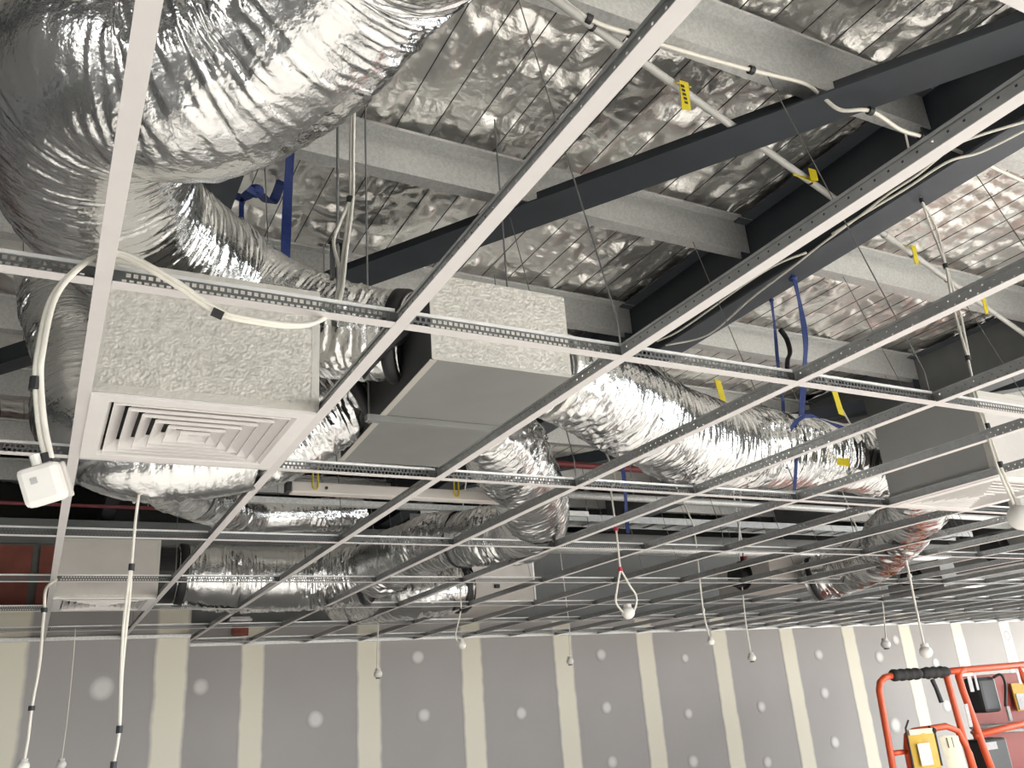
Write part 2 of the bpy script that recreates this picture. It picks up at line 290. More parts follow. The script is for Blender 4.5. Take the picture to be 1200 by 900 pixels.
PT = {
    'loop_cable': [(0.653, 0.5, 3.667), (0.643, 0.48, 3.493), (0.634, 0.46, 3.313), (0.582, 0.36, 3.065), (0.477, 0.06, 2.787), (0.453, 0.03, 2.733), (0.419, 0.014, 2.69), (0.359, -0.03, 2.65), (0.278, -0.05, 2.638), (0.205, -0.05, 2.647), (0.116, -0.05, 2.698), (0.038, -0.04, 2.74), (0.001, -0.035, 2.743), (-0.04, -0.04, 2.711), (-0.08, -0.06, 2.626), (-0.088, -0.1, 2.502), (-0.085, -0.1, 2.448), (-0.072, -0.1, 2.375), (-0.056, -0.1, 2.318)],
    'loop_cable2': [(0.634, 0.46, 3.313), (0.597, 0.44, 3.215), (0.568, 0.4, 3.124), (0.557, 0.3, 2.983), (0.502, 0.1, 2.833)],
    'detector_big': (-0.056, -0.1, 2.278),
    'drop_a': [(0.215, 1.5, 2.682), (0.212, 1.5, 2.578), (0.212, 1.5, 2.421), (0.214, 1.5, 2.323), (0.212, 1.5, 2.228), (0.211, 1.5, 2.084), (0.217, 1.5, 1.919), (0.209, 1.5, 1.817)],
    'drop_a2': [(0.209, 1.5, 2.421), (0.205, 1.5, 2.31), (0.203, 1.5, 2.215), (0.208, 1.5, 2.084), (0.217, 1.5, 1.919)],
    'drop_b': [(-0.029, 3.4, 2.634), (-0.026, 3.4, 2.528), (-0.024, 3.4, 2.445), (-0.019, 3.4, 2.261), (-0.03, 3.4, 2.064), (-0.03, 3.4, 1.93), (-0.036, 3.4, 1.825)],
    'drop_c': [(0.206, 5.96, 2.681), (0.212, 5.96, 2.505), (0.214, 5.96, 2.082), (0.206, 5.96, 1.774)],
    'drop_d': [(2.748, 2.3, 3.187), (2.736, 2.3, 3.011), (2.741, 2.3, 2.793), (2.739, 2.3, 2.571)],
    'drop_d1': [(2.739, 2.3, 2.571), (2.703, 2.3, 2.466), (2.687, 2.3, 2.394), (2.724, 2.3, 2.34)],
    'drop_d2': [(2.739, 2.3, 2.571), (2.789, 2.3, 2.484), (2.825, 2.3, 2.42), (2.798, 2.3, 2.348), (2.762, 2.3, 2.33)],
    'ball_d': (2.757, 2.3, 2.339),
    'drop_e': [(5.256, 2.4, 2.95), (5.212, 2.4, 2.768), (5.202, 2.4, 2.563), (5.193, 2.4, 2.363), (5.186, 2.4, 2.102)],
    'ball_e': (5.19, 2.4, 2.064),
    'drop_f': [(2.83, 4.6, 3.141), (2.827, 4.6, 2.808), (2.826, 4.6, 2.646), (2.773, 4.6, 2.456), (2.812, 4.6, 2.393)],
    'ball_f': (2.819, 4.6, 2.386),
    'drop_g': [(4.355, 3.6, 3.248), (4.392, 3.6, 3.081), (4.383, 3.6, 2.85), (4.367, 3.6, 2.499), (4.388, 3.6, 2.312)],
    'ball_g': (4.396, 3.6, 2.269),
    'drop_h': [(5.566, 4.4, 3.159), (5.524, 4.4, 2.774), (5.5, 4.4, 2.476), (5.503, 4.4, 2.222)],
    'ball_h': (5.504, 4.4, 2.179),
    'drop_i': [(8.032, 5.0, 2.951), (8.04, 5.0, 2.722), (7.993, 5.0, 2.453), (7.964, 5.0, 2.322)],
    'ball_i': (7.95, 5.0, 2.278),
    'drop_k': [(4.892, 6.4, 2.762), (4.884, 6.4, 2.588), (4.873, 6.4, 2.391)],
    'ball_k': (4.866, 6.4, 2.332),
    'drop_l': [(2.645, 6.0, 2.604), (2.635, 6.0, 2.458), (2.633, 6.0, 2.328)],
    'ball_l': (2.64, 6.0, 2.278),
    'drop_m': [(3.163, 0.326, 4.2), (3.509, 0.55, 4.192), (3.426, 0.5, 3.996), (3.441, 0.5, 3.838), (3.386, 0.45, 3.613), (3.278, 0.4, 3.368), (3.198, 0.35, 3.1), (3.107, 0.3, 2.941), (3.039, 0.25, 2.761), (2.97, 0.2, 2.593), (3.005, 0.2, 2.459)],
    'drop_m2': [(3.426, 0.5, 3.996), (3.477, 0.5, 3.855), (3.392, 0.45, 3.614), (3.316, 0.4, 3.366), (3.209, 0.35, 3.101)],
    'ball_m': (3.014, 0.2, 2.404),
    'purlin_cable': [(-0.5, 0.32, 4.29), (0.5, 0.32, 4.29), (1.2, 0.32, 4.285), (1.482, 0.325, 4.196), (1.669, 0.325, 4.194), (1.909, 0.325, 4.2), (2.26, 0.325, 4.228), (2.549, 0.325, 4.259), (2.62, 0.304, 4.2), (2.678, 0.272, 4.12), (2.778, 0.21, 4.1), (3.007, 0.248, 4.1), (3.139, 0.245, 4.1), (3.318, 0.251, 4.1), (3.525, 0.263, 4.1), (3.687, 0.277, 4.1), (3.942, 0.295, 4.1), (4.416, 0.327, 4.1)],
    'flange_a': [(3.327, -0.109, 3.99), (3.217, 0.044, 3.99), (3.176, 0.147, 3.99), (3.21, 0.354, 3.99), (3.213, 0.519, 3.99), (3.242, 0.72, 3.99), (3.271, 0.994, 3.99), (3.306, 1.209, 3.99), (3.357, 1.596, 3.99), (3.451, 2.087, 3.99), (3.296, 2.319, 3.99)],
    'flange_b': [(3.372, -0.08, 3.99), (3.33, 0.124, 3.99), (3.253, 0.234, 3.99), (3.254, 0.459, 3.99), (3.243, 0.695, 3.99), (3.241, 0.881, 3.99)],
    'flange_c': [(3.26, 1.072, 3.99), (3.202, 1.228, 3.99), (3.197, 1.487, 3.99), (3.235, 2.066, 3.99), (3.2, 2.28, 3.99)],
    'conduit': [(1.172, 0.255, 4.2), (1.476, 0.314, 4.2), (2.032, 0.482, 4.2), (3.019, 0.78, 4.2), (4.196, 1.126, 4.2), (5.25, 1.435, 4.2), (6.893, 1.9, 4.2)],
    'tags': [(2.013, 0.477, 4.19), (3.013, 0.759, 4.19), (4.112, 1.067, 4.19), (5.171, 1.375, 4.19)],
    'tags2': [(2.828, 1.4, 3.28), (3.405, 1.2, 3.234), (3.335, 1.2, 2.907)],
    'strap_a': [(0.759, 1.739, 4.3), (0.637, 1.25, 3.811), (0.623, 1.2, 3.591), (0.61, 1.15, 3.35)],
    'strap_b': [(3.948, 1.662, 4.25), (3.384, 1.3, 3.603), (3.319, 1.3, 3.401), (3.272, 1.33, 3.173), (3.054, 1.2, 2.939), (2.99, 1.2, 2.749)],
    'strap_c': [(3.357, 1.45, 3.91), (3.341, 1.45, 3.736), (3.31, 1.45, 3.506), (3.299, 1.45, 3.334), (3.276, 1.45, 3.213)],
    'strap_d': [(5.167, 5.478, 4.25), (3.49, 3.2, 3.306), (3.478, 3.2, 3.123), (3.471, 3.2, 2.974)],
    'strap_e': [(0.418, 1.691, 4.02), (0.485, 1.637, 4.02), (0.54, 1.644, 4.02), (0.578, 1.573, 4.02), (0.777, 2.2, 4.385), (0.825, 2.2, 4.53)],
    'strap_f': [(0.578, 1.9, 4.167), (0.584, 1.9, 4.014), (0.585, 1.9, 3.882)],
    'brace': [(1.26, 2.503, 4.2), (3.177, -0.214, 4.2)],
    'redpipe': [(-1.34, 5.2, 3.556), (0.274, 5.2, 3.489), (4.073, 5.2, 4.139), (5.111, 5.2, 4.096)],
}
PATCH = [(3.663, 2.517, 0.089), (3.712, 1.919, 0.089), (4.894, 1.862, 0.083), (6.055, 2.461, 0.088), (6.051, 1.856, 0.087), (6.056, 1.256, 0.088), (7.324, 2.375, 0.07), (7.26, 1.713, 0.081), (7.241, 1.165, 0.093), (8.481, 1.721, 0.087), (8.43, 1.054, 0.087), (9.688, 2.335, 0.093), (9.664, 1.827, 0.093), (9.682, 1.192, 0.093), (11.318, 2.487, 0.087), (10.894, 2.258, 0.099), (12.092, 2.127, 0.09), (2.534, 1.954, 0.104), (12.118, 1.516, 0.106), (1.401, 2.322, 0.102), (10.93, 1.323, 0.128), (13.973, 2.481, 0.083)]
PATCH_L = [(0.472, 2.312, 0.124)]

# ------------------------------------------------------------------ setting: floor, walls, roof
tag(MB().box(-5, -8, -0.15, 17.5, 9, 0).build('floor', M['floor']), kind='structure')
tag(MB().box(-45, -60, -0.35, 60, 40, -0.2).build('ground', M['ground']), kind='structure')      # pale ground outside
tag(MB().box(-5.2, -8, 0, -5, -4.2, 4.7).box(-5.2, -4.2, 3.2, -5, -2.4, 4.7).box(-5.2, -2.4, 0, -5, 9, 4.7).build('wall_left', M['side_wall']), kind='structure')  # unseen gap added so light streaks show on the big duct
wr = MB().box(17.5, -8.2, 4.1, 17.7, 9, 4.7)
for y in (-8.2, -3.0, 2.5, 7.9): wr.box(17.5, y, 0, 17.7, y + (0.3 if y < 7 else 1.1), 4.1)
tag(wr.build('wall_right', M['side_wall']), kind='structure')
wf = MB().box(-5, -8.2, 3.9, 17.5, -8, 4.7)
wf.box(-5, -8.2, 0, -2.2, -8, 3.9).box(-2.2, -8.2, 2.5, -1.0, -8, 3.9).box(-1.0, -8.2, 0, 2.5, -8, 3.9)  # left part closed to darken that side, door gap added for duct highlights
for x in (6.0, 11.5, 17.0): wf.box(x, -8.2, 0, x + 0.4, -8, 3.9)
tag(wf.build('wall_front', M['side_wall']), kind='structure')                                     # behind the photographer: open shopfront bays
# main plasterboard partition with stopped joints
WY = 7.6
wb = bpy.data.objects.new('wall_back', None); COL.objects.link(wb); wb.location = (8, WY, 0); tag(wb, kind='structure')
MB().box(1.15, WY, 0, 17.5, WY + 0.12, 2.9).build('plasterboard', M['board'], wb)
MB().box(-5, 6.7, 0, 1.15, 6.82, 2.985).box(1.03, 6.82, 0, 1.15, WY, 2.985).build('plasterboard', M['board'], wb)
xs = [1.891 + 1.2075 * k for k in range(13)]
for k, x in enumerate(xs):
    w = 0.14 if k else 0.125
    MB().box(x - w, WY - 0.002, 0.02, x + w, WY + 0.01, 2.88).build('joint_band', M['band'], wb)
MB().box(0.86, 6.698, 0.02, 1.152, 6.71, 2.97).build('joint_band', M['band'], wb)
MB().box(-0.42, 6.698, 0.02, -0.08, 6.71, 2.97).build('joint_band', M['band'], wb)
for (x, z, r) in PATCH:
    MB().cyl((x, WY + 0.01, z), (x, WY - 0.003, z), r, 14).build('screw_patch', M['patch'], wb)
for (x, z, r) in PATCH_L:
    MB().cyl((x, 6.71, z), (x, 6.697, z), r, 14).build('screw_patch', M['patch'], wb)
# behind and above the partition
MB().box(-5, 8.75, 0, 17.5, 8.95, 4.7).build('cladding', M['dark_void'], wb)  # back of the void, dark colour standing in for missing light
MB().box(4.4, WY + 0.13, 2.9, 17.5, WY + 0.2, 3.98).build('bulkhead_board', M['bulkhead'], wb)
MB().box(4.4, WY + 0.125, 2.9, 5.75, WY + 0.13, 3.95).build('bulkhead_board', M['bulkhead'], wb)
MB().box(-5, WY + 0.2, 3.72, 4.4, WY + 0.35, 3.96).build('lintel', M['concrete'], wb)
MB().box(-5, WY + 0.23, 2.0, 4.4, WY + 0.33, 3.72).build('mortar', M['mortar'], wb)
for k in range(6):
    x1 = -0.175 - 1.22 * (k - 1)
    MB().box(x1 - 1.15, WY + 0.2, 2.82, x1, WY + 0.235, 3.70).build('fire_board', M['red_board'], wb)
MB().box(1.21, WY + 0.2, 2.5, 4.4, WY + 0.235, 3.72).build('cladding', M['concrete'], wb)
fd = thing('wall_outlet', 'small red outlet with a white lid peeping over the partition behind the tees', 'outlet', (1.75, WY + 0.02, 2.78))
MB().box(1.67, WY - 0.03, 2.79, 1.83, WY + 0.1, 2.89).build('outlet_body', M['red_board'], fd)
MB().box(1.64, WY - 0.04, 2.93, 1.86, WY + 0.1, 2.955).box(1.655, WY - 0.02, 2.955, 1.845, WY + 0.1, 2.975).build('outlet_lid', M['white'], fd)
tag(MB().bar((0.9, WY - 0.02, ZG + 0.012), (17.5, WY - 0.02, ZG + 0.012), 0.03, 0.03).build('trim_1', M['galv']), kind='structure')
tag(MB().bar((-5, 6.68, ZG + 0.012), (1.15, 6.68, ZG + 0.012), 0.03, 0.03).build('trim_2', M['galv']), kind='structure')

# roof: deck, foil blankets, safety wires, purlins are one fixed structure
roof = bpy.data.objects.new('ceiling', None); COL.objects.link(roof); roof.location = (5, 1, 4.5); tag(roof, kind='structure')
MB().box(-5.2, -8.2, 4.66, 17.7, 9, 4.8).build('roof_deck', M['galv'], roof)
RAF = [-2.55, 0.45, 3.43, 6.42, 9.41, 12.4, 15.4]
PUR = [-3.30, -2.08, -0.86, 0.36, 1.60, 2.80, 4.02, 5.24, 6.46, 7.68]
def purlin(x0, x1, y):
    t = 0.004; b = MB()
    b.box(x0, y - t, 4.3, x1, y, 4.5)                       # web
    b.box(x0, y, 4.3, x1, y + 0.075, 4.3 + t)               # bottom flange
    b.box(x0, y + 0.075 - t, 4.3 + t, x1, y + 0.075, 4.316)
    b.box(x0, y - 0.07, 4.5 - t, x1, y - t, 4.5)            # top flange
    b.box(x0, y - 0.07, 4.484, x1, y - 0.07 + t, 4.5 - t)
    return b.build('purlin', M['galv'], roof)
for i in range(len(RAF) - 1):
    for y in PUR: purlin(RAF[i] + 0.012, RAF[i + 1] - 0.012, y)
def foil_bay(x0, x1, y0, y1, step, seed, amp=1.0):
    nx = int((x1 - x0) / step) + 1; ny = int((y1 - y0) / step) + 1
    X, Y = np.meshgrid(np.linspace(x0, x1, nx), np.linspace(y0, y1, ny), indexing='ij')
    Z = np.full_like(X, 4.545)
    Z += 0.006 * (1 - np.abs(np.sin(math.pi * (X - 1.028) / 0.1715))) ** 6           # pillows between wires... pulled up at each wire
    f = (Y + 0.86) / 1.22
    Z -= 0.012 * np.sin(math.pi * (f % 1.0)) ** 2
    for cx, cy, a in ((0.9, 0.5, .022), (0.30, 0.28, .027), (0.16, 0.20, .0215), (0.085, 0.11, .012), (0.07, 0.5, .005), (0.4, 0.08, .006), (0.05, 0.06, .006), (0.035, 0.04, .0022)):
        n = lattice(nx, ny, max(2, int((x1 - x0) / cx)), max(2, int((y1 - y0) / cy)))
        n = 1 - 2.2 * np.abs(n) if a < .022 else n
        Z += amp * a * n * 0.8
    # folds raked across the wires
    g = lattice(nx, ny, 6, 10) * 0.35
    ph = (X * 0.75 + Y * 1.0 + g) / 0.16
    w = np.clip(lattice(nx, ny, 7, 9) + 0.15, 0, 1)
    Z += amp * 0.006 * w * np.abs(np.sin(math.pi * ph))
    Z = np.maximum(Z, 4.502 + 0.0 * X)                                              # it rests on the wires and purlins
    v = np.stack([X, Y, Z], -1).reshape(-1, 3) - np.array((5, 1, 4.5))
    idx = np.arange(nx * ny).reshape(nx, ny)
    q = np.stack([idx[:-1, :-1], idx[1:, :-1], idx[1:, 1:], idx[:-1, 1:]], -1).reshape(-1, 4)
    me = grid_mesh('foil_blanket', v, q, M['roof_foil'])
    o = bpy.data.objects.new('foil_blanket', me); COL.objects.link(o); o.parent = roof
def grid_mesh(name, v, q, m):
    me = bpy.data.meshes.new(name); me.vertices.add(len(v)); me.vertices.foreach_set('co', np.ascontiguousarray(v, dtype=np.float32).ravel())
    me.loops.add(q.size); me.loops.foreach_set('vertex_index', np.ascontiguousarray(q, dtype=np.int32).ravel())
    me.polygons.add(len(q)); me.polygons.foreach_set('loop_start', np.arange(0, q.size, 4, dtype=np.int32)); me.polygons.foreach_set('loop_total', np.full(len(q), 4, dtype=np.int32))
    me.polygons.foreach_set('use_smooth', np.ones(len(q), dtype=bool)); me.materials.append(m); me.update(calc_edges=True); return me
foil_bay(-2.55, 0.45, -4, 8.7, 0.030, 1)
foil_bay(0.45, 3.43, -3.0, 8.7, 0.0145, 2, 1.15)
foil_bay(3.43, 6.42, -3.0, 8.7, 0.0165, 3, 1.0)
foil_bay(6.42, 9.41, -3.0, 8.7, 0.030, 4)
foil_bay(9.41, 12.4, -2, 8.7, 0.045, 5)
foil_bay(12.4, 15.4, -2, 8.7, 0.06, 6)
wv = MB().box(-0.0018, -3.2, 4.498, 0.0018, 8.7, 4.502)
w0 = None
for k in range(-20, 80):
    x = 1.028 + 0.1715 * k
    if w0 is None:
        w0 = wv.build('safety_wire', M['char'], roof); base = Vector(w0.location)  # wires coloured near-black to paint in the shadow lines along them
        o = w0
    else:
        o = w0.copy(); COL.objects.link(o)
    o.location = base + Vector((x, 0, 0))

# rafters and braces
ORD = {-2.55: 'far left dark steel rafter mostly hidden behind the big foil duct', 0.45: 'dark steel rafter showing beside the big foil duct, blue strap round it',
       3.43: 'wide grey-blue steel rafter crossing the bright foil roof, white cables on its flange', 6.42: 'mid grey steel rafter beyond the wide blue-grey one, above the right hand diffuser box',
       9.41: 'distant steel rafter, second to the right of the wide grey one', 12.4: 'distant steel rafter, third to the right of the wide grey one', 15.4: 'farthest steel rafter at the right end of the roof'}
for xr in RAF:
    fw = 0.19 if xr > 1 else 0.12
    r = thing('steel_rafter', ORD[xr], 'beam', (xr, 2, 4.03))
    MB().box(xr - 0.005, -4, 4.03, xr + 0.005, 8.7, 4.49).build('web', M['far_steel' if xr > 5 else 'steel'], r)  # near webs darker than the flanges, their shade put into the colour
    MB().box(xr - fw / 2, -4, 4.018, xr + fw / 2, 8.7, 4.032).build('bottom_flange', M['grey_steel'], r)
    MB().box(xr - fw / 2, -4, 4.485, xr + fw / 2, 8.7, 4.498).build('top_flange', M['grey_steel'], r)
    for y in PUR:
        MB().box(xr - 0.07, y + 0.004, 4.2, xr - 0.006, y + 0.012, 4.48).build('cleat', M['steel'], r)
def brace(p, q, label, w=0.12, h=0.11):
    b = thing('steel_brace', label, 'beam', tuple((Vector(p) + Vector(q)) / 2))
    MB().bar(p, q, w, 0.010).build('lower_leg', M['steel'], b)
    d = (Vector(q) - Vector(p)).normalized(); a = d.cross(Vector((0, 0, 1))).normalized()
    MB().bar(Vector(p) - a * (w / 2 - 0.005) + Vector((0, 0, h / 2)), Vector(q) - a * (w / 2 - 0.005) + Vector((0, 0, h / 2)), 0.010, h).build('upright_leg', M['steel'], b)
    return b
brace((0.93, 3.04, 4.18), (3.32, -0.64, 4.18), 'dark steel diagonal brace crossing under the foil roof above the silver plenum box', 0.22, 0.19)
brace((0.3, 3.4, 4.16), (-2.4, 6.9, 4.16), 'dark steel diagonal brace in the gloom left of the big diffuser', 0.12)
brace((6.3, 3.3, 4.16), (3.6, 6.8, 4.16), 'dark steel diagonal brace far behind the right hand foil duct', 0.12)
brace((6.5, 3.3, 4.16), (9.3, -0.4, 4.16), 'dark steel diagonal brace at the right edge under the pink lit foil', 0.12)

# ------------------------------------------------------------------ suspended ceiling grid
grid = thing('tee_grid', 'exposed white tee grid of a suspended ceiling without its tiles', 'ceiling grid', (4, 2, ZG))
FW = 0.030; TH = 0.040
def perforated(b, along, L0, L1, z0, z1, pitch, hole, mi):
    """web plate with two staggered rows of real holes; along: function (s, z) -> point"""
    zm = (z0 + z1) / 2
    for row, (a, c) in enumerate(((z0, zm), (zm, z1))):
        s = L0 - (pitch / 2 if row else 0)
        while s < L1 - 1e-6:
            s0 = max(s, L0); s1 = min(s + pitch, L1); m = s + pitch / 2; zc = (a + c) / 2
            if m - hole > s0 and m + hole < s1:
                O = [along(s0, a), along(s1, a), along(s1, c), along(s0, c)]
                I = [along(m - hole, zc - hole), along(m + hole, zc - hole), along(m + hole, zc + hole), along(m - hole, zc + hole)]
                b.add(O + I, [(0, 1, 5, 4), (1, 2, 6, 5), (2, 3, 7, 6), (3, 0, 4, 7)], mi)
            else: b.add([along(s0, a), along(s1, a), along(s1, c), along(s0, c)], [(0, 1, 2, 3)], mi)
            s += pitch
def main_tee_mesh(y0, y1):
    b = MB()
    b.box(-FW / 2, y0, ZG, FW / 2, y1, ZG + 0.0015, 0)                       # white capped face
    b.box(-FW / 2, y0, ZG + 0.0015, FW / 2, y1, ZG + 0.0025, 1)
    perforated(b, lambda s, z: (0, s, z), y0, y1, ZG + 0.0025, ZG + TH - 0.007, 0.030, 0.0022, 1)
    b.box(-0.0035, y0, ZG + TH - 0.007, 0.0035, y1, ZG + TH, 1)
    return b
def cross_tee_mesh():
    b = MB(); a = 0.0158; c = 0.5842
    b.box(a, -FW / 2, ZG, c, FW / 2, ZG + 0.0015, 0)
    b.box(a, -FW / 2, ZG + 0.0015, c, FW / 2, ZG + 0.0025, 1)
    perforated(b, lambda s, z: (s, 0, z), 0.03, 0.57, ZG + 0.004, ZG + TH - 0.008, 0.0135, 0.0042, 1)
    b.box(0.004, -0.0008, ZG + 0.003, 0.03, 0.0008, ZG + TH - 0.008, 1); b.box(0.57, -0.0008, ZG + 0.003, 0.596, 0.0008, ZG + TH - 0.008, 1)
    b.box(0.012, -0.0035, ZG + TH - 0.008, 0.588, 0.0035, ZG + TH, 2)
    b.box(0.006, -0.003, ZG + 0.012, 0.022, 0.003, ZG + 0.026, 1); b.box(0.578, -0.003, ZG + 0.012, 0.594, 0.003, ZG + 0.026, 1)
    return b
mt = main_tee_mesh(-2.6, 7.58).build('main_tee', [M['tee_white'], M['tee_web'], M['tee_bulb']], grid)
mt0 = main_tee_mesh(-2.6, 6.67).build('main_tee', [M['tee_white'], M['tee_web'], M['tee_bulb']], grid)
base = Vector(mt.location)
b1 = mt0.copy(); COL.objects.link(b1); b1.location = base + Vector((0.6, 0, 0))
for i in range(2, 29):
    o = mt if i == 2 else mt.copy()
    if i > 2: COL.objects.link(o)
    o.location = base + Vector((0.6 * i, 0, 0))
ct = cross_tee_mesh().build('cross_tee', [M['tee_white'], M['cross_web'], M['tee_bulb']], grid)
first = True
for j in range(-1, 7):
    for i in range(-3, 28):
        if j == 6 and i < 1: continue
        o = ct if first else ct.copy()
        if not first: COL.objects.link(o)
        first = False
        o.location = base + Vector((0.6 * i, 1.2 * j, 0))
# suspension rods with their clips
for j in range(-1, 6):
    for i in range(0, 20):
        if (i + j) % 2: continue
        if i == 0 and j in (0,): continue
        x = 0.6 * i + 0.012; y = 1.2 * j + 0.02
        if 0.85 < x < 1.5 and 0.5 < y < 1.7: continue
        yp = min(PUR, key=lambda p: abs(p - y)) + 0.02
        if any(abs(x - r) < 0.12 for r in RAF): x += 0.13
        MB().tube([(x, y, ZG + 0.02), (x, y, ZG + 0.12), (x + 0.0, yp, 4.305)], 0.0024, 5).box(x - 0.012, y - 0.004, ZG + 0.022, x + 0.012, y + 0.004, ZG + 0.05).build('hanger_rod', M['rod_steel'], grid)

# ------------------------------------------------------------------ flexible foil ducts
def duct(root, name, path, radii, mean_ds=0.005, nang=96, fine=1.0, crumple=1.0, ringp=0.024):
    P = spline(path, 24); n = len(path)
    R = np.interp(np.linspace(0, n - 1, len(P)), np.arange(n), radii)
    A = np.array([tuple(p) for p in P]); L = np.concatenate([[0], np.cumsum(np.linalg.norm(np.diff(A, axis=0), axis=1))])
    ns = int(L[-1] / mean_ds) + 1; S = np.linspace(0, L[-1], ns)
    C = np.stack([np.interp(S, L, A[:, k]) for k in range(3)], -1); R = np.interp(S, L, R)
    k = np.ones(9) / 9
    T = np.gradient(C, axis=0); T = np.stack([np.convolve(np.pad(T[:, i], 4, 'edge'), k, 'valid') for i in range(3)], -1)
    T /= np.linalg.norm(T, axis=1)[:, None]
    N = np.zeros_like(T); a = np.cross(T[0], (0.1, 0.2, 1)); N[0] = a / np.linalg.norm(a)
    for i in range(1, ns):
        a = N[i - 1] - T[i] * np.dot(N[i - 1], T[i]); N[i] = a / np.linalg.norm(a)
    B = np.cross(T, N)
    th = np.linspace(0, 2 * math.pi, nang, endpoint=False)
    # surface relief: rings of the wire helix, puckers running round it, soft dents
    Ls = L[-1]
    d = 0.0036 * fine * (np.abs(np.sin(math.pi * (S[:, None] / ringp + th[None, :] / (2 * math.pi)))) - 0.5)
    for cl, ca, am, ridge in ((0.011, 9, .0030, 0), (0.018, 14, .0042, 1), (0.03, 12, .0045, 1), (0.02, 40, .0024, 1), (0.06, 22, .0035, 0)):
        m = lattice(ns, nang, max(3, int(Ls / cl)), ca, True)
        if ridge: m = 1 - 2.4 * np.abs(m)
        d = d + am * crumple * m
    gate = np.clip(0.6 + lattice(ns, nang, max(2, int(Ls / 0.18)), 6, True), 0.25, 1.5)
    d = d * gate + 0.007 * crumple * lattice(ns, nang, max(2, int(Ls / 0.25)), 5, True)
    rr = R[:, None] + d
    V = C[:, None, :] + rr[:, :, None] * (np.cos(th)[None, :, None] * N[:, None, :] + np.sin(th)[None, :, None] * B[:, None, :])
    v = V.reshape(-1, 3) - np.array(wloc(root))
    idx = np.arange(ns * nang).reshape(ns, nang); nx = np.roll(idx, -1, axis=1)
    q = np.stack([idx[:-1], nx[:-1], nx[1:], idx[1:]], -1).reshape(-1, 4)
    me = grid_mesh(name, v, q, M['foil']); o = bpy.data.objects.new(name, me); COL.objects.link(o); o.parent = root
    return C, T, R
def band(root, name, C, T, R, i, w, m, grow=0.006):
    c = Vector(C[i]); t = Vector(T[i])
    return MB().tube([c - t * w / 2, c - t * (w / 2 - 0.004), c + t * (w / 2 - 0.004), c + t * w / 2], [R[i] + grow * 0.4, R[i] + grow, R[i] + grow, R[i] + grow * 0.4], 48).build(name, m, root, smooth=True)
def flex(label, key, **k):
    path, rad = DUCT[key]
    r = thing('flexible_duct', label, 'duct', tuple(Vector(path[len(path) // 2])))
    C, T, R = duct(r, 'sleeve', path, rad, **k)
    return r, C, T, R
r, C, T, R = flex('huge foil flexible duct sweeping from the top left and bending down behind the first tee', 'duct_main', nang=190, mean_ds=0.0045, crumple=0.75, fine=0.8)
band(r, 'clamp_band', C, T, R, len(C) - 8, 0.05, M['black'], 0.012)
r, C, T, R = flex('foil flexible duct looping below and behind the large square diffuser at left', 'duct_loop', nang=110)
band(r, 'clamp_band', C, T, R, len(C) - 8, 0.05, M['black'], 0.012)
r, C, T, R = flex('wrinkled foil duct running right from the silver plenum box to the right hand box', 'duct_right', nang=120, crumple=1.35)
band(r, 'clamp_band', C, T, R, 6, 0.04, M['tape'], 0.010)
i = int(len(C) * 0.63)
band(r, 'hanging_strap', C, T, R, i, 0.022, M['black'], 0.004)
r, C, T, R = flex('foil duct bending down and left below the right end of the silver plenum box', 'duct_bend', nang=120, crumple=1.3)
band(r, 'clamp_band', C, T, R, 6, 0.04, M['tape'], 0.010)
band(r, 'hanging_strap', C, T, R, int(len(C) * 0.70), 0.03, M['black'], 0.006)
r, C, T, R = flex('straight foil duct leaving the right side of the far small diffuser box', 'duct_back', nang=120, crumple=1.2)
band(r, 'hanging_strap', C, T, R, 8, 0.045, M['black'], 0.010)
band(r, 'clamp_band', C, T, R, len(C) - 8, 0.06, M['black'], 0.015)
r, C, T, R = flex('short crumpled foil duct joining the left side of the far pale box', 'duct_branch', nang=96, crumple=1.4, mean_ds=0.009)
band(r, 'clamp_band', C, T, R, 5, 0.07, M['black'], 0.015)
r, C, T, R = flex('distant foil duct descending behind the right hand diffuser box', 'duct_far', nang=90, mean_ds=0.009, crumple=1.4)
band(r, 'clamp_band', C, T, R, len(C) - 6, 0.05, M['black'], 0.012)
r, C, T, R = flex('thin foil duct in the dark beneath the long pale metal channel', 'duct_small', nang=80, mean_ds=0.008)
band(r, 'hanging_strap', C, T, R, len(C) // 3, 0.03, M['black'], 0.004)

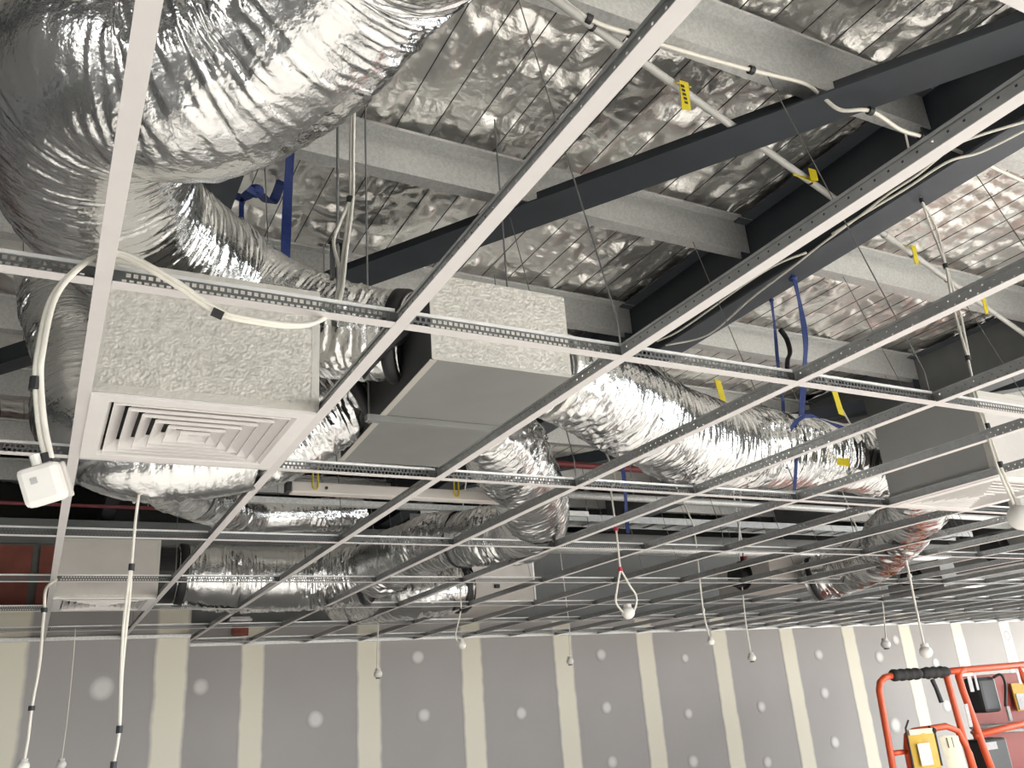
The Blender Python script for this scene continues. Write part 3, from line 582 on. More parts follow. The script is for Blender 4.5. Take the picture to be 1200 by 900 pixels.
# ------------------------------------------------------------------ plenum boxes and diffusers
def tri_box(b, c, mi=0):
    """box from 4 bottom corners (x, y) in order and z0, z1"""
    (q, z0, z1) = c
    vs = [(x, y, z0) for x, y in q] + [(x, y, z1) for x, y in q]
    return b.add(vs, [(3, 2, 1, 0), (4, 5, 6, 7), (0, 1, 5, 4), (1, 2, 6, 5), (2, 3, 7, 6), (3, 0, 4, 7)], mi)
def diffuser(root, x0, y0, n=6):
    """four-way louvred face, 595 mm square, sitting in its grid cell"""
    cx = x0 + 0.3; cy = y0 + 0.3; z = ZG - 0.004
    d = MB(); o = 0.285; i = 0.232
    def ring(b, s0, z0, s1, z1, t=0.0):
        A = [(cx - s0, cy - s0, z0), (cx + s0, cy - s0, z0), (cx + s0, cy + s0, z0), (cx - s0, cy + s0, z0)]
        B = [(cx - s1, cy - s1, z1), (cx + s1, cy - s1, z1), (cx + s1, cy + s1, z1), (cx - s1, cy + s1, z1)]
        b.add(A + B, [(k, (k + 1) % 4, 4 + (k + 1) % 4, 4 + k) for k in range(4)])
    ring(d, o, z, i + 0.01, z); ring(d, i + 0.01, z, i, z + 0.014); ring(d, o, z, o, z + 0.012); ring(d, o, z + 0.012, i, z + 0.014)
    face = d.build('diffuser_face', M['white'], root)
    v = None
    for k in range(n):
        s = i - 0.004 - k * 0.0375
        b = MB(); low = z + 0.002 - 0.001 * k
        ring(b, s, low + 0.004, s - 0.034, low + 0.034); ring(b, s, low + 0.0055, s - 0.034, low + 0.0355); ring(b, s, low - 0.003, s, low + 0.0055); ring(b, s - 0.0015, low - 0.003, s - 0.0015, low + 0.0045); ring(b, s, low - 0.003, s - 0.0015, low - 0.003)
        ring(b, s - 0.034, low + 0.034, s - 0.034, low + 0.0355)
        b.build('vane', M['white'], face)
    s = i - 0.004 - n * 0.0375 + 0.012
    b = MB(); ring(b, s, z - 0.003, 0.0001, z - 0.003); ring(b, s, z - 0.003, s - 0.004, z + 0.004); b.build('centre_plate', M['white'], face)
    b = MB().box(cx - i, cy - i, z + 0.05, cx + i, cy + i, z + 0.055); b.build('throat_shade', M['dark_void'], face)  # dark plate in place of the shade inside the box
    return face
def spigot(root, p, q, r, m='black'):
    b = MB(); P = Vector(p); Q = Vector(q); t = (Q - P).normalized()
    b.tube([P, P + t * 0.012, P + t * 0.0121, Q], [r + 0.03, r + 0.03, r, r], 32)
    return b.build('spigot', M[m], root, smooth=False)
def cube_box(label, x0, y0, z1, face_mat, side_mat, name='diffuser_box', d=0.58):
    r = thing(name, label, 'diffuser box', (x0 + 0.3, y0 + 0.3, ZG))
    b = MB(); X0, X1, Y0, Y1, Z0 = x0 + 0.012, x0 + 0.588, y0 + 0.012, y0 + d, ZG + 0.004
    b.quad((X0, Y0, Z0), (X1, Y0, Z0), (X1, Y0, z1), (X0, Y0, z1), 0)
    b.quad((X1, Y0, Z0), (X1, Y1, Z0), (X1, Y1, z1), (X1, Y0, z1), 1)
    b.quad((X1, Y1, Z0), (X0, Y1, Z0), (X0, Y1, z1), (X1, Y1, z1), 1)
    b.quad((X0, Y1, Z0), (X0, Y0, Z0), (X0, Y0, z1), (X0, Y1, z1), 1)
    b.quad((X0, Y0, z1), (X1, Y0, z1), (X1, Y1, z1), (X0, Y1, z1), 1)
    b.build('casing', [M[face_mat], M[side_mat]], r)
    e = MB()
    e.box(X0 - 0.002, Y0 - 0.002, Z0, X1 + 0.002, Y0 + 0.0, Z0 + 0.022)
    e.box(X0 - 0.002, Y0 - 0.002, z1 - 0.02, X1 + 0.002, Y0, z1 + 0.002)
    e.box(X0 - 0.002, Y0 - 0.0015, Z0, X0 + 0.02, Y0 + 0.0, z1); e.box(X1 - 0.02, Y0 - 0.0015, Z0, X1 + 0.002, Y0, z1)
    e.box(X0 - 0.002, Y0, Z0, X0, Y0 + 0.03, z1)
    e.build('edge_tape', M['box_tape'], r)
    diffuser(r, x0, y0)
    return r
r = cube_box('large textured foil diffuser box with square white louvred diffuser, nearest at left', 0.0, 0.6, 3.075, 'embossed', 'embossed')
r = cube_box('small far diffuser box low at left in front of the red brick', 0.0, 4.22, 3.06, 'casing_pale', 'sheet')
spigot(r, (0.588, 4.86, 2.944), (0.76, 4.86, 2.944), 0.19)
r = cube_box('grey sided diffuser box at the right with a white louvred diffuser seen edge on', 3.6, 0.6, 3.1, 'casing_pale', 'sheet_pale')
spigot(r, (4.0, 1.18, 2.95), (4.13, 1.45, 3.0), 0.15)

# silver plenum box in the middle
q = [(0.918, 0.555), (1.408, 0.56), (1.47, 1.66), (0.972, 1.655)]
pb = thing('plenum_box', 'long silver plenum box in the middle with textured foil front and plain grey underside', 'plenum box', (1.19, 1.1, 2.885))
b = MB(); z0, z1 = 2.885, 3.175
vs = [(x, y, z0) for x, y in q] + [(x, y, z1) for x, y in q]
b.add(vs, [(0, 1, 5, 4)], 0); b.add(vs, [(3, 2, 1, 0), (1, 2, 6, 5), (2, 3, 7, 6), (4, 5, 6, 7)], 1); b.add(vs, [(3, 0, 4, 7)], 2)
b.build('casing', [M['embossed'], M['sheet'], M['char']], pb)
e = MB()
e.bar((0.918, 0.553, z0 + 0.002), (1.408, 0.558, z0 + 0.002), 0.004, 0.008); e.bar((0.922, 0.56, z0 - 0.001), (0.974, 1.65, z0 - 0.001), 0.022, 0.003)
e.bar((0.92, 0.553, z0), (0.92, 0.553, z1), 0.004, 0.012); e.build('edge_tape', M['box_tape'], pb)
e = MB().bar((0.89, 1.09, z0 - 0.012), (1.50, 1.09, z0 - 0.012), 0.03, 0.022); e.build('support_channel', M['sheet'], pb)
for x in (0.90, 1.49): MB().cyl((x, 1.09, z0 - 0.03), (x, 1.09, 4.31), 0.004, 6).build('hanger_rod', M['rod_steel'], pb)
MB().bar((0.93, 0.60, z1 + 0.006), (1.42, 0.60, z1 + 0.006), 0.03, 0.012).build('lid_flange', M['galv'], pb)
spigot(pb, (0.93, 0.86, 3.045), (1.0 - 0.10, 0.862, 3.08), 0.125)
spigot(pb, (0.955, 1.36, 3.035), (0.93, 1.36, 3.04), 0.11)
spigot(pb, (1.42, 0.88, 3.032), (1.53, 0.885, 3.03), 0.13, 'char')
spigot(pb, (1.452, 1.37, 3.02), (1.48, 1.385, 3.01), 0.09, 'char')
# far pale box
fb = thing('plenum_box', 'far pale plenum box with a plain front, beyond the bent foil duct', 'plenum box', (3.45, 5.6, 2.76))
b = MB(); x0, x1, y0, y1, z0, z1 = 3.16, 3.76, 5.06, 6.4, 2.765, 3.2
b.quad((x0, y0, z0), (x1, y0, z0), (x1, y0, z1), (x0, y0, z1), 0)
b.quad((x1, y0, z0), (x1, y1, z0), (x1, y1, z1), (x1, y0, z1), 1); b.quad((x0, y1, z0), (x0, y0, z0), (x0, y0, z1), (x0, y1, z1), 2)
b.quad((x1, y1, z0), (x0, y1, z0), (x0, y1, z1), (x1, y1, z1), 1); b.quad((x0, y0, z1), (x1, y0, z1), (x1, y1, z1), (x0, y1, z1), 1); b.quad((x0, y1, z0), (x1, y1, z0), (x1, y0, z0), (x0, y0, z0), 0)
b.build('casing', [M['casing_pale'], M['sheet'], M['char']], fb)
MB().box(x0, y0 - 0.003, z0, x1, y0, z0 + 0.012).box(x1 - 0.012, y0 - 0.003, z0, x1 + 0.002, y0, z1).build('edge_tape', M['tape'], fb)
MB().box(3.36, y0 - 0.03, 2.88, 3.40, y0, 2.91).build('latch', M['black'], fb)
spigot(fb, (3.16, 5.2, 2.92), (3.10, 5.2, 2.915), 0.17)
# more distant boxes on the right
for (x, y, z0, w, dd, h, lab) in ((5.55, 4.05, 2.76, 0.6, 0.7, 0.26, 'distant pinkish box at the end of the far right duct'), (6.6, 1.55, 2.78, 0.6, 0.9, 0.3, 'dull plenum box low behind the right hand diffuser, left of the round detector'),
                             (7.4, 2.7, 2.78, 0.6, 0.9, 0.3, 'farther dull plenum box beyond the right hand diffuser'), (8.3, 4.4, 2.78, 0.7, 0.7, 0.3, 'farthest small plenum box near the striped wall at right')):
    o = thing('plenum_box', lab, 'plenum box', (x + w / 2, y + dd / 2, z0))
    MB().box(x, y, z0, x + w, y + dd, z0 + h).build('casing', M['casing_pale' if y == 4.05 else 'sheet'], o, bevel=0.004)
    MB().box(x - 0.003, y - 0.003, z0, x + w + 0.003, y, z0 + 0.02).build('edge_tape', M['tape'], o)
    spigot(o, (x, y + dd / 2, z0 + h / 2), (x - 0.09, y + dd / 2, z0 + h / 2), 0.10)

# long pale channel (batten) with two yellow clips, hung behind the silver box
ch = thing('batten_fitting', 'long pale metal batten hanging below and behind the silver plenum box', 'light fitting', (1.4, 1.95, 2.82))
MB().box(0.842, 1.92, 2.815, 2.05, 1.98, 2.862).build('body', M['casing_pale'], ch, bevel=0.004)
MB().box(0.822, 1.925, 2.82, 0.842, 1.975, 2.86).build('end_cap', M['black'], ch)
MB().cyl((0.99, 1.921, 2.838), (0.99, 1.915, 2.838), 0.007, 12).build('knockout', M['black'], ch)
for x in (0.94, 1.60):
    MB().tube([(x - 0.010, 1.914, 2.93), (x - 0.010, 1.914, 2.84), (x - 0.004, 1.912, 2.828), (x + 0.006, 1.912, 2.828), (x + 0.012, 1.914, 2.84), (x + 0.012, 1.914, 2.93)], 0.0035, 6).build('yellow_clip', M['yellow'], ch)
for x in (0.98, 1.9): MB().cyl((x, 1.95, 2.86), (x, 1.95, 4.05), 0.0035, 6).build('hanger_rod', M['rod_steel'], ch)
rail = thing('support_rail', 'grey steel rail crossing below the long pale batten in the dark', 'rail', (1.6, 3.2, 3.1))
MB().box(0.55, 3.4, 3.13, 3.3, 3.44, 3.165).build('rail', M['galv'], rail)
for x in (0.8, 2.9): MB().cyl((x, 3.42, 3.16), (x, 3.42, 4.4), 0.004, 6).build('hanger_rod', M['rod_steel'], rail)

# sprinkler pipes
def pipe(label, pts, r, m, drops=(), name='sprinkler_pipe'):
    t = thing(name, label, 'pipe', tuple(Vector(pts[0])))
    MB().tube(pts, r, 12).build('pipe', m, t, smooth=True)
    for p in drops:
        MB().cyl((p[0], p[1], p[2] + r), (p[0], p[1], 4.31), 0.005, 6).build('hanger_rod', M['rod_steel'], t)
    return t
pipe('red sprinkler pipe running under the far purlins right of the bent duct', [(2.6, 4.9, 3.98), (7.2, 4.9, 3.98)], 0.03, M['red'], [(3.7, 4.9, 3.98), (5.4, 4.9, 3.98)])
pipe('dark red sprinkler pipe low in the gloom at the left', [(-4.5, 5.4, 3.54), (1.0, 5.4, 3.54)], 0.013, M['red'], [(-0.6, 5.4, 3.54), (0.6, 5.4, 3.54)])
v = thing('pipe_valve', 'small red valve on pipework deep behind the ceiling grid at right', 'valve', (6.35, 5.2, 3.15))
MB().cyl((6.35, 5.2, 3.05), (6.35, 5.2, 3.22), 0.04, 14).cyl((6.30, 5.2, 3.0), (6.42, 5.2, 2.97), 0.03, 12).build('valve_body', M['red'], v)
MB().tube([(6.35, 5.2, 3.2), (6.35, 5.2, 4.31)], 0.012, 8).build('riser_pipe', M['galv'], v)
MB().cyl((6.35, 5.14, 3.13), (6.35, 5.12, 3.13), 0.045, 12).build('hand_wheel', M['redtape'], v)
pipe('galvanised pipe crossing the dark plenum behind the right hand duct', [(3.0, 4.2, 3.5), (9.5, 4.2, 3.5)], 0.03, M['galv'], [(4.3, 4.2, 3.5), (7.4, 4.2, 3.5)], 'service_pipe')
pipe('second galvanised pipe in the dark plenum, below and beyond the first', [(3.6, 6.0, 3.42), (12.0, 6.0, 3.42)], 0.05, M['galv'], [(5.0, 6.0, 3.42), (9.0, 6.0, 3.42)], 'service_pipe')
ct_ = thing('cable_tray', 'dark cable tray deep in the plenum above the grey bulkhead', 'cable tray', (6.5, 6.8, 3.9))
MB().box(3.4, 6.75, 3.9, 12.5, 6.76, 3.98).box(3.4, 7.05, 3.9, 12.5, 7.06, 3.98).build('side_rail', M['tee_web'], ct_)
for k in range(30): MB().box(3.5 + 0.3 * k, 6.76, 3.905, 3.53 + 0.3 * k, 7.05, 3.92).build('rung', M['tee_web'], ct_)

# ------------------------------------------------------------------ conduit, cables, tags, straps
cd = thing('conduit', 'long pale conduit slanting down to the right beneath the purlins, yellow tags on it', 'conduit', tuple(Vector(PT['conduit'][0])))
p0, p1 = Vector(PT['conduit'][0]), Vector(PT['conduit'][-1])
MB().tube([p0 + (p1 - p0) * (k / 20) for k in range(21)], 0.0165, 12).build('pipe', M['conduit'], cd, smooth=True)
for t in (0.06, 0.33, 0.53, 0.62):
    c = p0 + (p1 - p0) * t; MB().tube([c - (p1 - p0).normalized() * 0.006, c + (p1 - p0).normalized() * 0.006], 0.020, 12).build('cable_tie', M['black'], cd)
c = Vector(PT['conduit'][4]); u = (p1 - p0).normalized()
MB().tube([c - u * 0.05 - u * 0.3, c - u * 0.24], 0.021, 12).build('coupling', M['conduit'], cd)
TL = ['yellow tag hanging from the pale conduit, nearest the camera', 'curled yellow tag tied on the conduit under the wide rafter', 'limp yellow tag on the conduit beyond the wide rafter', 'yellow tag on the conduit farthest to the right']
for k, c in enumerate(PT['tags']):
    c = Vector(c); b = MB()
    if k == 1:
        b.slab(c + Vector((-0.11, 0, -0.02)), c + Vector((0.03, 0, -0.03)), c + Vector((0.035, 0.01, 0.0)), c + Vector((-0.10, 0.01, 0.0)), 0.003)
        b.slab(c + Vector((-0.02, -0.02, -0.04)), c + Vector((0.03, -0.02, -0.03)), c + Vector((0.03, -0.02, 0.03)), c + Vector((-0.02, -0.02, 0.03)), 0.003)
    else:
        w = 0.045 if k == 0 else 0.035; h = 0.15 if k == 0 else 0.13
        b.slab(c + Vector((-w / 2 - 0.015, -0.025, -h)), c + Vector((w / 2 - 0.015, -0.025, -h + 0.01)), c + Vector((w / 2, -0.022, 0)), c + Vector((-w / 2, -0.022, 0)), 0.003)
        b.slab(c + Vector((-w / 2 - 0.012, -0.024, -0.02)), c + Vector((w / 2 + 0.012, -0.024, -0.02)), c + Vector((w / 2 + 0.012, 0.018, 0.022)), c + Vector((-w / 2 - 0.012, 0.018, 0.022)), 0.003)
    t = thing('warning_tag', TL[k], 'tag', tuple(c)); b.build('tag_strip', M['yellow'], t)
    b = MB()
    for j in range(5): b.box(c[0] - 0.022 + 0.001 * j, c[1] - 0.0285, c[2] - 0.035 - 0.02 * j, c[0] - 0.006 + 0.001 * j, c[1] - 0.0265, c[2] - 0.024 - 0.02 * j)
    if k == 0: b.build('print_marks', M['black'], t)
TL2 = ['yellow tag strip hanging behind the second tee, over the right hand duct', 'yellow tag strip hanging beside the blue straps', 'yellow tape scrap lying on the crumpled foil duct at right']
for k, c in enumerate(PT['tags2']):
    c = Vector(c); b = MB()
    if k < 2: b.slab(c + Vector((-0.01, 0, -0.07)), c + Vector((0.03, 0, -0.08)), c + Vector((0.01, 0, 0.07)), c + Vector((-0.03, 0, 0.08)), 0.003)
    else: b.slab(c + Vector((-0.05, -0.02, -0.02)), c + Vector((0.03, -0.02, -0.025)), c + Vector((0.05, -0.01, 0.02)), c + Vector((-0.035, -0.01, 0.015)), 0.003)
    tag(b.build('warning_tag', M['yellow']), TL2[k], 'tag')

RT = {'redtape': 'red tape wrap', 'black': None, 'casing_pale': 'pale tape wrap'}
def cable(name, label, runs, r=0.006, ties=(), cat='cable', group=None):
    """runs: list of point lists; first is the main run"""
    t = thing(name, label, cat, tuple(Vector(runs[0][-1])), group)
    for p in runs:
        MB().tube(spline(p, 7), r, 8).build('flex', M['cable'], t, smooth=True)
    for (p, d, m) in ties:
        p = Vector(p); d = Vector(d).normalized()
        w = MB().tube([p - d * 0.011, p + d * 0.011], r * 2.1, 10).build('tape_wrap', M[m], t)
        if RT[m]: w['label'] = RT[m]
    return t
def twin(p, off): return [tuple(Vector(q) + Vector(off)) for q in p]
L = PT['loop_cable']
t = cable('looped_cable', 'white twin cable looping down in front of the large diffuser box to the square detector', [L, twin(L, (0.007, -0.005, 0.003)), PT['loop_cable2']], 0.0050,
      [(L[2], (0, 0, 1), 'black'), (L[9], (1, 0, -0.35), 'black'), (L[16], (0, 0, 1), 'black'), (L[18], (0.3, 0, -1), 'black')])
# square detector at the end of the loop
c = Vector(PT['detector_big'])
t = thing('square_detector', 'white square detector box hanging at far left from the looped cable', 'detector', tuple(c))
def rbox(c, u, v, w, a, b, d):
    """box with axes u, v, w and half sizes a, b, d"""
    m = MB(); vs = [c + u * (sx * a) + v * (sy * b) + w * (sz * d) for sx in (-1, 1) for sy in (-1, 1) for sz in (-1, 1)]
    return m.add(vs, [(0, 1, 3, 2), (4, 6, 7, 5), (0, 4, 5, 1), (2, 3, 7, 6), (0, 2, 6, 4), (1, 5, 7, 3)])
n_ = Vector((-0.25, -0.93, -0.25)).normalized(); v_ = Vector((-0.30, 0.02, 0.95)); v_ = (v_ - n_ * v_.dot(n_)).normalized(); u_ = v_.cross(n_).normalized()
rbox(c, u_, v_, n_, 0.030, 0.032, 0.020).build('housing', M['plastic'], t, bevel=0.009)
rbox(c - n_ * 0.024 , u_, v_, n_, 0.034, 0.030, 0.006).build('back_plate', M['casing_pale'], t, bevel=0.003)
rbox(c + n_ * 0.0205 + v_ * 0.008 - u_ * 0.006, u_, v_, n_, 0.005, 0.005, 0.001).build('sensor_window', M['label'], t)
MB().tube([c + v_ * 0.03, c + v_ * 0.05], 0.008, 10).build('gland', M['plastic'], t)

def ball_end(name, label, c, r, cat='detector', cage=False):
    t = thing(name, label, cat, tuple(Vector(c)))
    MB().ball((c[0], c[1], c[2]), r, 18, 12, (1, 1, 0.95)).build('dome', M['plastic'], t, smooth=True)
    MB().cyl((c[0], c[1], c[2] + r * 0.75), (c[0], c[1], c[2] + r * 1.25), r * 0.62, 14).build('cap', M['casing_pale'], t)
    if cage: MB().cyl((c[0], c[1], c[2] - r * 0.7), (c[0], c[1], c[2] - r * 1.02), r * 0.55, 14).build('lens', M['black'], t)
    return t
up = (0, 0, 1)
def roof(p, y=None, z=4.31):
    return [(p[0], min(PUR, key=lambda q: abs(q - p[1])) + 0.04 if y is None else y, z)]
A = PT['drop_a'] = [(0.24, 1.82, 4.31), (0.23, 1.84, 3.4), (0.22, 1.82, 2.85), (0.216, 1.70, 2.69)] + PT['drop_a']; cable('hanging_cable', 'white twin cable hanging down past the large diffuser, second from the left', [A, PT['drop_a2']], 0.0048, [(A[6], up, 'black'), (A[10], up, 'black'), (A[11], up, 'black')])
A = PT['drop_b']; cable('hanging_cable', 'white cable hanging down at the far left edge before the wall', [[(0.015, 3.585, 2.71)] + A], 0.0075, [(A[1], up, 'black'), (A[4], up, 'black')])
ball_end('small_detector', 'small white detector at the foot of the far left hanging cable', (A[-1][0], A[-1][1], A[-1][2] - 0.02), 0.028)
A = PT['drop_c']; cable('hanging_cable', 'thin faint cable hanging before the left wall section', [[(A[0][0], 5.985, 2.715)] + A], 0.004)
ball_end('small_detector', 'small detector at the foot of the thin faint cable by the left wall', (A[-1][0], A[-1][1], A[-1][2] - 0.02), 0.035)
A = PT['drop_d']; cable('hanging_cable', 'white cable with red tape opening into a loop above a round detector', [roof(A[0]) + A, PT['drop_d1'], PT['drop_d2']], 0.0055, [(A[2], up, 'redtape'), (A[3], up, 'redtape')])
ball_end('round_detector', 'round white detector on a looped cable before the upper middle of the wall', PT['ball_d'], 0.036)
A = PT['drop_e']; cable('hanging_cable', 'long white cable hanging at right with a round white detector above the orange lift', [roof(A[0]) + A], 0.007, [(A[2], up, 'casing_pale'), (A[4], up, 'black')])
ball_end('round_detector', 'round white detector above the black foam of the orange lift', PT['ball_e'], 0.042, cage=False)
A = PT['drop_f']; cable('hanging_cable', 'thin white cable dropping in front of the far pale box', [roof(A[0]) + A], 0.005, [(A[2], up, 'black')])
ball_end('round_detector', 'small white detector below the far pale box, before a pale wall joint', PT['ball_f'], 0.034)
A = PT['drop_g']; cable('hanging_cable', 'white cable dropping through the grid right of the middle of the wall', [roof(A[0]) + A], 0.0065, [(A[3], up, 'casing_pale')])
ball_end('round_detector', 'small white detector over the wall joint right of the looped cable', PT['ball_g'], 0.026)
A = PT['drop_h']; cable('hanging_cable', 'thin grey-white cable dropping to a dark-lensed detector', [roof(A[0]) + A], 0.006)
ball_end('round_detector', 'small dark-lensed detector hanging right of the wall joint', PT['ball_h'], 0.035, cage=True)
A = PT['drop_i']; cable('hanging_cable', 'thin cable dropping just left of the detector above the orange lift', [roof(A[0]) + A], 0.0065)
ball_end('round_detector', 'small greyish detector left of the white one above the orange lift', PT['ball_i'], 0.05, cage=True)
A = PT['drop_k']; cable('hanging_cable', 'short thin cable just below the grid left of the looped cable', [roof(A[0]) + A], 0.005)
ball_end('round_detector', 'tiny detector hanging close to the wall left of the looped cable', PT['ball_k'], 0.038, cage=True)
A = PT['drop_l']; cable('hanging_cable', 'short thin cable below the grid before the wide pale wall joint', [[(A[0][0], 6.0, 2.72)] + A], 0.005)
ball_end('round_detector', 'tiny detector before the wide pale wall joint', PT['ball_l'], 0.038, cage=True)
A = PT['drop_m']; cable('hanging_cable', 'white twin cable hanging from the wide rafter to the detector at the right edge', [A, PT['drop_m2'], twin(A[7:], (-0.02, 0, -0.01))], 0.005,
      [(A[2], up, 'black'), (A[4], up, 'black'), (A[6], up, 'black'), (A[7], up, 'black'), (A[8], up, 'black'), (A[9], up, 'black')])
ball_end('round_detector', 'large round white detector at the right edge below the right hand diffuser', PT['ball_m'], 0.05)
A = PT['purlin_cable']; cable('roof_cable', 'white cable clipped along the front purlin and drooping across the dark rafter', [A], 0.0085, [(Vector(A[k]), Vector(A[k + 1]) - Vector(A[k - 1]), 'black') for k in (3, 4, 6, 8, 10, 12, 14)])
cable('roof_cable', 'pair of thin white cables lying along the underside of the wide rafter', [PT['flange_a'], PT['flange_b'], PT['flange_c']], 0.006)

def strap(label, pts, w, knots=(), name='webbing_strap'):
    P = spline(pts, 6); t = thing(name, label, 'strap', tuple(P[-1]))
    b = MB()
    for i in range(len(P) - 1):
        tw = 0.25 * math.sin(i * 0.55)
        d = (P[i + 1] - P[i]).normalized(); s = Vector((math.cos(tw), math.sin(tw), 0)); s = (s - d * s.dot(d)).normalized() * w / 2
        if i == 0: prev = [P[0] - s, P[0] + s]
        q = [P[i + 1] - s, P[i + 1] + s]; nrm = d.cross(s).normalized() * 0.0015
        b.add([prev[0] - nrm, prev[1] - nrm, q[1] - nrm, q[0] - nrm, prev[0] + nrm, prev[1] + nrm, q[1] + nrm, q[0] + nrm], [(3, 2, 1, 0), (4, 5, 6, 7), (0, 4, 7, 3), (1, 2, 6, 5)]); prev = q
    b.build('webbing', M['blue'], t)
    for c in knots:
        MB().ball(c, w * 0.7, 10, 7, (1, 1, 0.8)).build('knot', M['blue'], t)
    return t
A = PT['strap_a']; strap('blue strap hanging left of the middle, down to the big foil duct', [(0.70, 1.48, 4.3)] + A[1:], 0.036, [(0.70, 1.48, 4.27)])
strap('blue strap holding the right hand foil duct below the wide rafter', [(3.42, 1.32, 4.015), (3.40, 1.3, 3.8)] + PT['strap_b'][1:4], 0.034, [(3.41, 1.32, 3.99)])
strap('thin dark blue strap tail under the first tee line at right', PT['strap_b'][3:], 0.016)
strap('narrow blue strap twisted round a rod left of the wide blue strap', PT['strap_c'], 0.02, [PT['strap_c'][0]])
strap('blue strap in the dark behind the second tee line, right of the bent duct', [(3.50, 3.2, 4.015), (3.495, 3.2, 3.6)] + PT['strap_d'][1:], 0.03)
strap('crumpled blue strap tied round the left dark rafter', PT['strap_e'], 0.05, [PT['strap_e'][3]])
strap('short end of blue strap dangling from the left dark rafter', [PT['strap_e'][2]] + PT['strap_f'], 0.022)
strap('curled blue strap end arching over the right hand duct', [(3.02, 1.25, 2.87), (3.03, 1.22, 3.02), (3.16, 1.2, 3.13), (3.36, 1.2, 3.10), (3.5, 1.2, 3.07)], 0.02)
bt = thing('black_buckle', 'black plastic strap buckle hanging beside the narrow blue strap', 'buckle', (3.33, 1.4, 3.6))
MB().tube(spline([(3.345, 1.42, 3.72), (3.37, 1.41, 3.66), (3.365, 1.40, 3.58), (3.335, 1.40, 3.53), (3.32, 1.40, 3.48)], 6), 0.016, 8, flat=0.6).build('buckle', M['black'], bt, smooth=True)
rc = thing('beam_clamp', 'black beam clamp on a rod above the crossing of the first tees', 'clamp', (0.62, 0.55, 3.2))
MB().box(0.607, 0.55, 3.10, 0.617, 0.57, 3.22).box(0.637, 0.55, 3.10, 0.647, 0.57, 3.22).box(0.60, 0.55, 3.22, 0.654, 0.57, 3.232).build('clamp_body', M['black'], rc)
MB().cyl((0.627, 0.56, 2.99), (0.627, 0.56, 4.31), 0.0045, 8).build('threaded_rod', M['rod_steel'], rc)

# ------------------------------------------------------------------ orange lift
lf = thing('scissor_lift', 'orange lift platform with guard rails and black foam padding at the lower right', 'lift', (7.0, 4.0, 0))
Y = 3.5; r = 0.026
def rod(name, pts, m='orange', rr=r, sp=False): return MB().tube(spline(pts, 5) if sp else pts, rr, 10).build(name, M[m], lf, smooth=True)
ZF = 0.95
rod('gate_post', [(5.915, Y, ZF), (5.935, Y, 1.4), (5.955, Y, 1.84), (5.985, Y, 1.90), (6.05, Y, 1.935), (6.15, Y, 1.945)])
rod('gate_top_rail', [(6.13, Y, 1.942), (6.84, Y, 1.945)])
rod('gate_post', [(6.835, Y, 1.955), (6.80, Y, 1.9), (6.82, Y, 1.6), (6.87, Y, ZF)])
for x0, x1 in ((6.13, 6.475), (6.485, 6.83)):
    b = MB(); n = 12; pts = []; rs = []
    for k in range(n + 1):
        pts.append((x0 + (x1 - x0) * k / n, Y, 1.945)); rs.append(0.045 + 0.006 * math.sin(k * 2.1 + x0 * 9))
    rs[0] = rs[-1] = 0.034
    b.tube(pts, rs, 16).build('foam_pad', M['foam'], lf, smooth=True)
MB().tube([(6.60, Y - 0.01, 1.89), (6.625, Y - 0.01, 1.82), (6.65, Y - 0.01, 1.71)], [0.02, 0.018, 0.02], 10).build('gate_lever', M['black'], lf)
rod('rail_post', [(7.14, Y, ZF), (7.06, Y, 1.3), (6.965, Y, 1.80), (6.955, Y, 1.90), (6.985, Y, 1.94), (7.05, Y, 1.952)], rr=0.03)
rod('top_rail', [(6.84, Y + 0.01, 1.945), (7.05, Y, 1.95), (9.3, Y, 1.975)], rr=0.028)
rod('gate_mid_rail', [(6.12, Y, ZF + 0.1), (6.13, Y, 1.40), (6.165, Y, 1.49), (6.25, Y, 1.515), (6.65, Y, 1.525), (6.78, Y, 1.48), (6.86, Y, 1.3), (6.90, Y, ZF)])
rod('gate_mid_rail', [(5.94, Y, 1.375), (6.12, Y, 1.375)], rr=0.02)
rod('mid_rail', [(6.99, Y, 1.43), (7.4, Y, 1.46), (9.3, Y, 1.58)], rr=0.028)
rod('mid_rail', [(7.5, Y + 0.4, 1.465), (9.3, Y + 0.4, 1.41)], 'label', 0.018)
rod('mid_rail', [(7.5, Y + 0.4, 1.42), (9.3, Y + 0.4, 1.35)], 'label', 0.018)
rod('rail_post', [(7.78, Y, 1.955), (7.86, Y, 1.78), (7.95, Y, ZF)], rr=0.026)
MB().box(8.03, Y + 0.75, ZF, 9.3, Y + 0.79, 1.90).build('back_panel', M['red_panel'], lf, bevel=0.006)
MB().box(7.93, Y + 0.70, 1.56, 8.11, Y + 0.715, 1.81).build('warning_label', M['yellow_bag'], lf)
MB().box(7.94, Y + 0.69, 1.565, 8.06, Y + 0.70, 1.68).build('warning_label', M['label'], lf)
MB().box(8.68, Y + 0.70, 1.54, 9.0, Y + 0.715, 1.80).build('warning_label', M['yellow_bag'], lf)
MB().box(8.70, Y + 0.69, 1.55, 8.95, Y + 0.70, 1.70).build('warning_label', M['label'], lf)
MB().box(7.49, Y + 0.2, 1.58, 7.73, Y + 0.38, 1.88).build('control_box', M['grey_box'], lf, bevel=0.03)
MB().tube(spline([(7.70, Y + 0.2, 1.87), (7.76, Y + 0.16, 1.89), (7.79, Y + 0.16, 1.80), (7.74, Y + 0.18, 1.62)], 6), 0.012, 8).build('cable_loop', M['black'], lf, smooth=True)
MB().box(7.70, Y + 0.14, 1.50, 7.74, Y + 0.16, 1.62).build('white_tag', M['label'], lf)
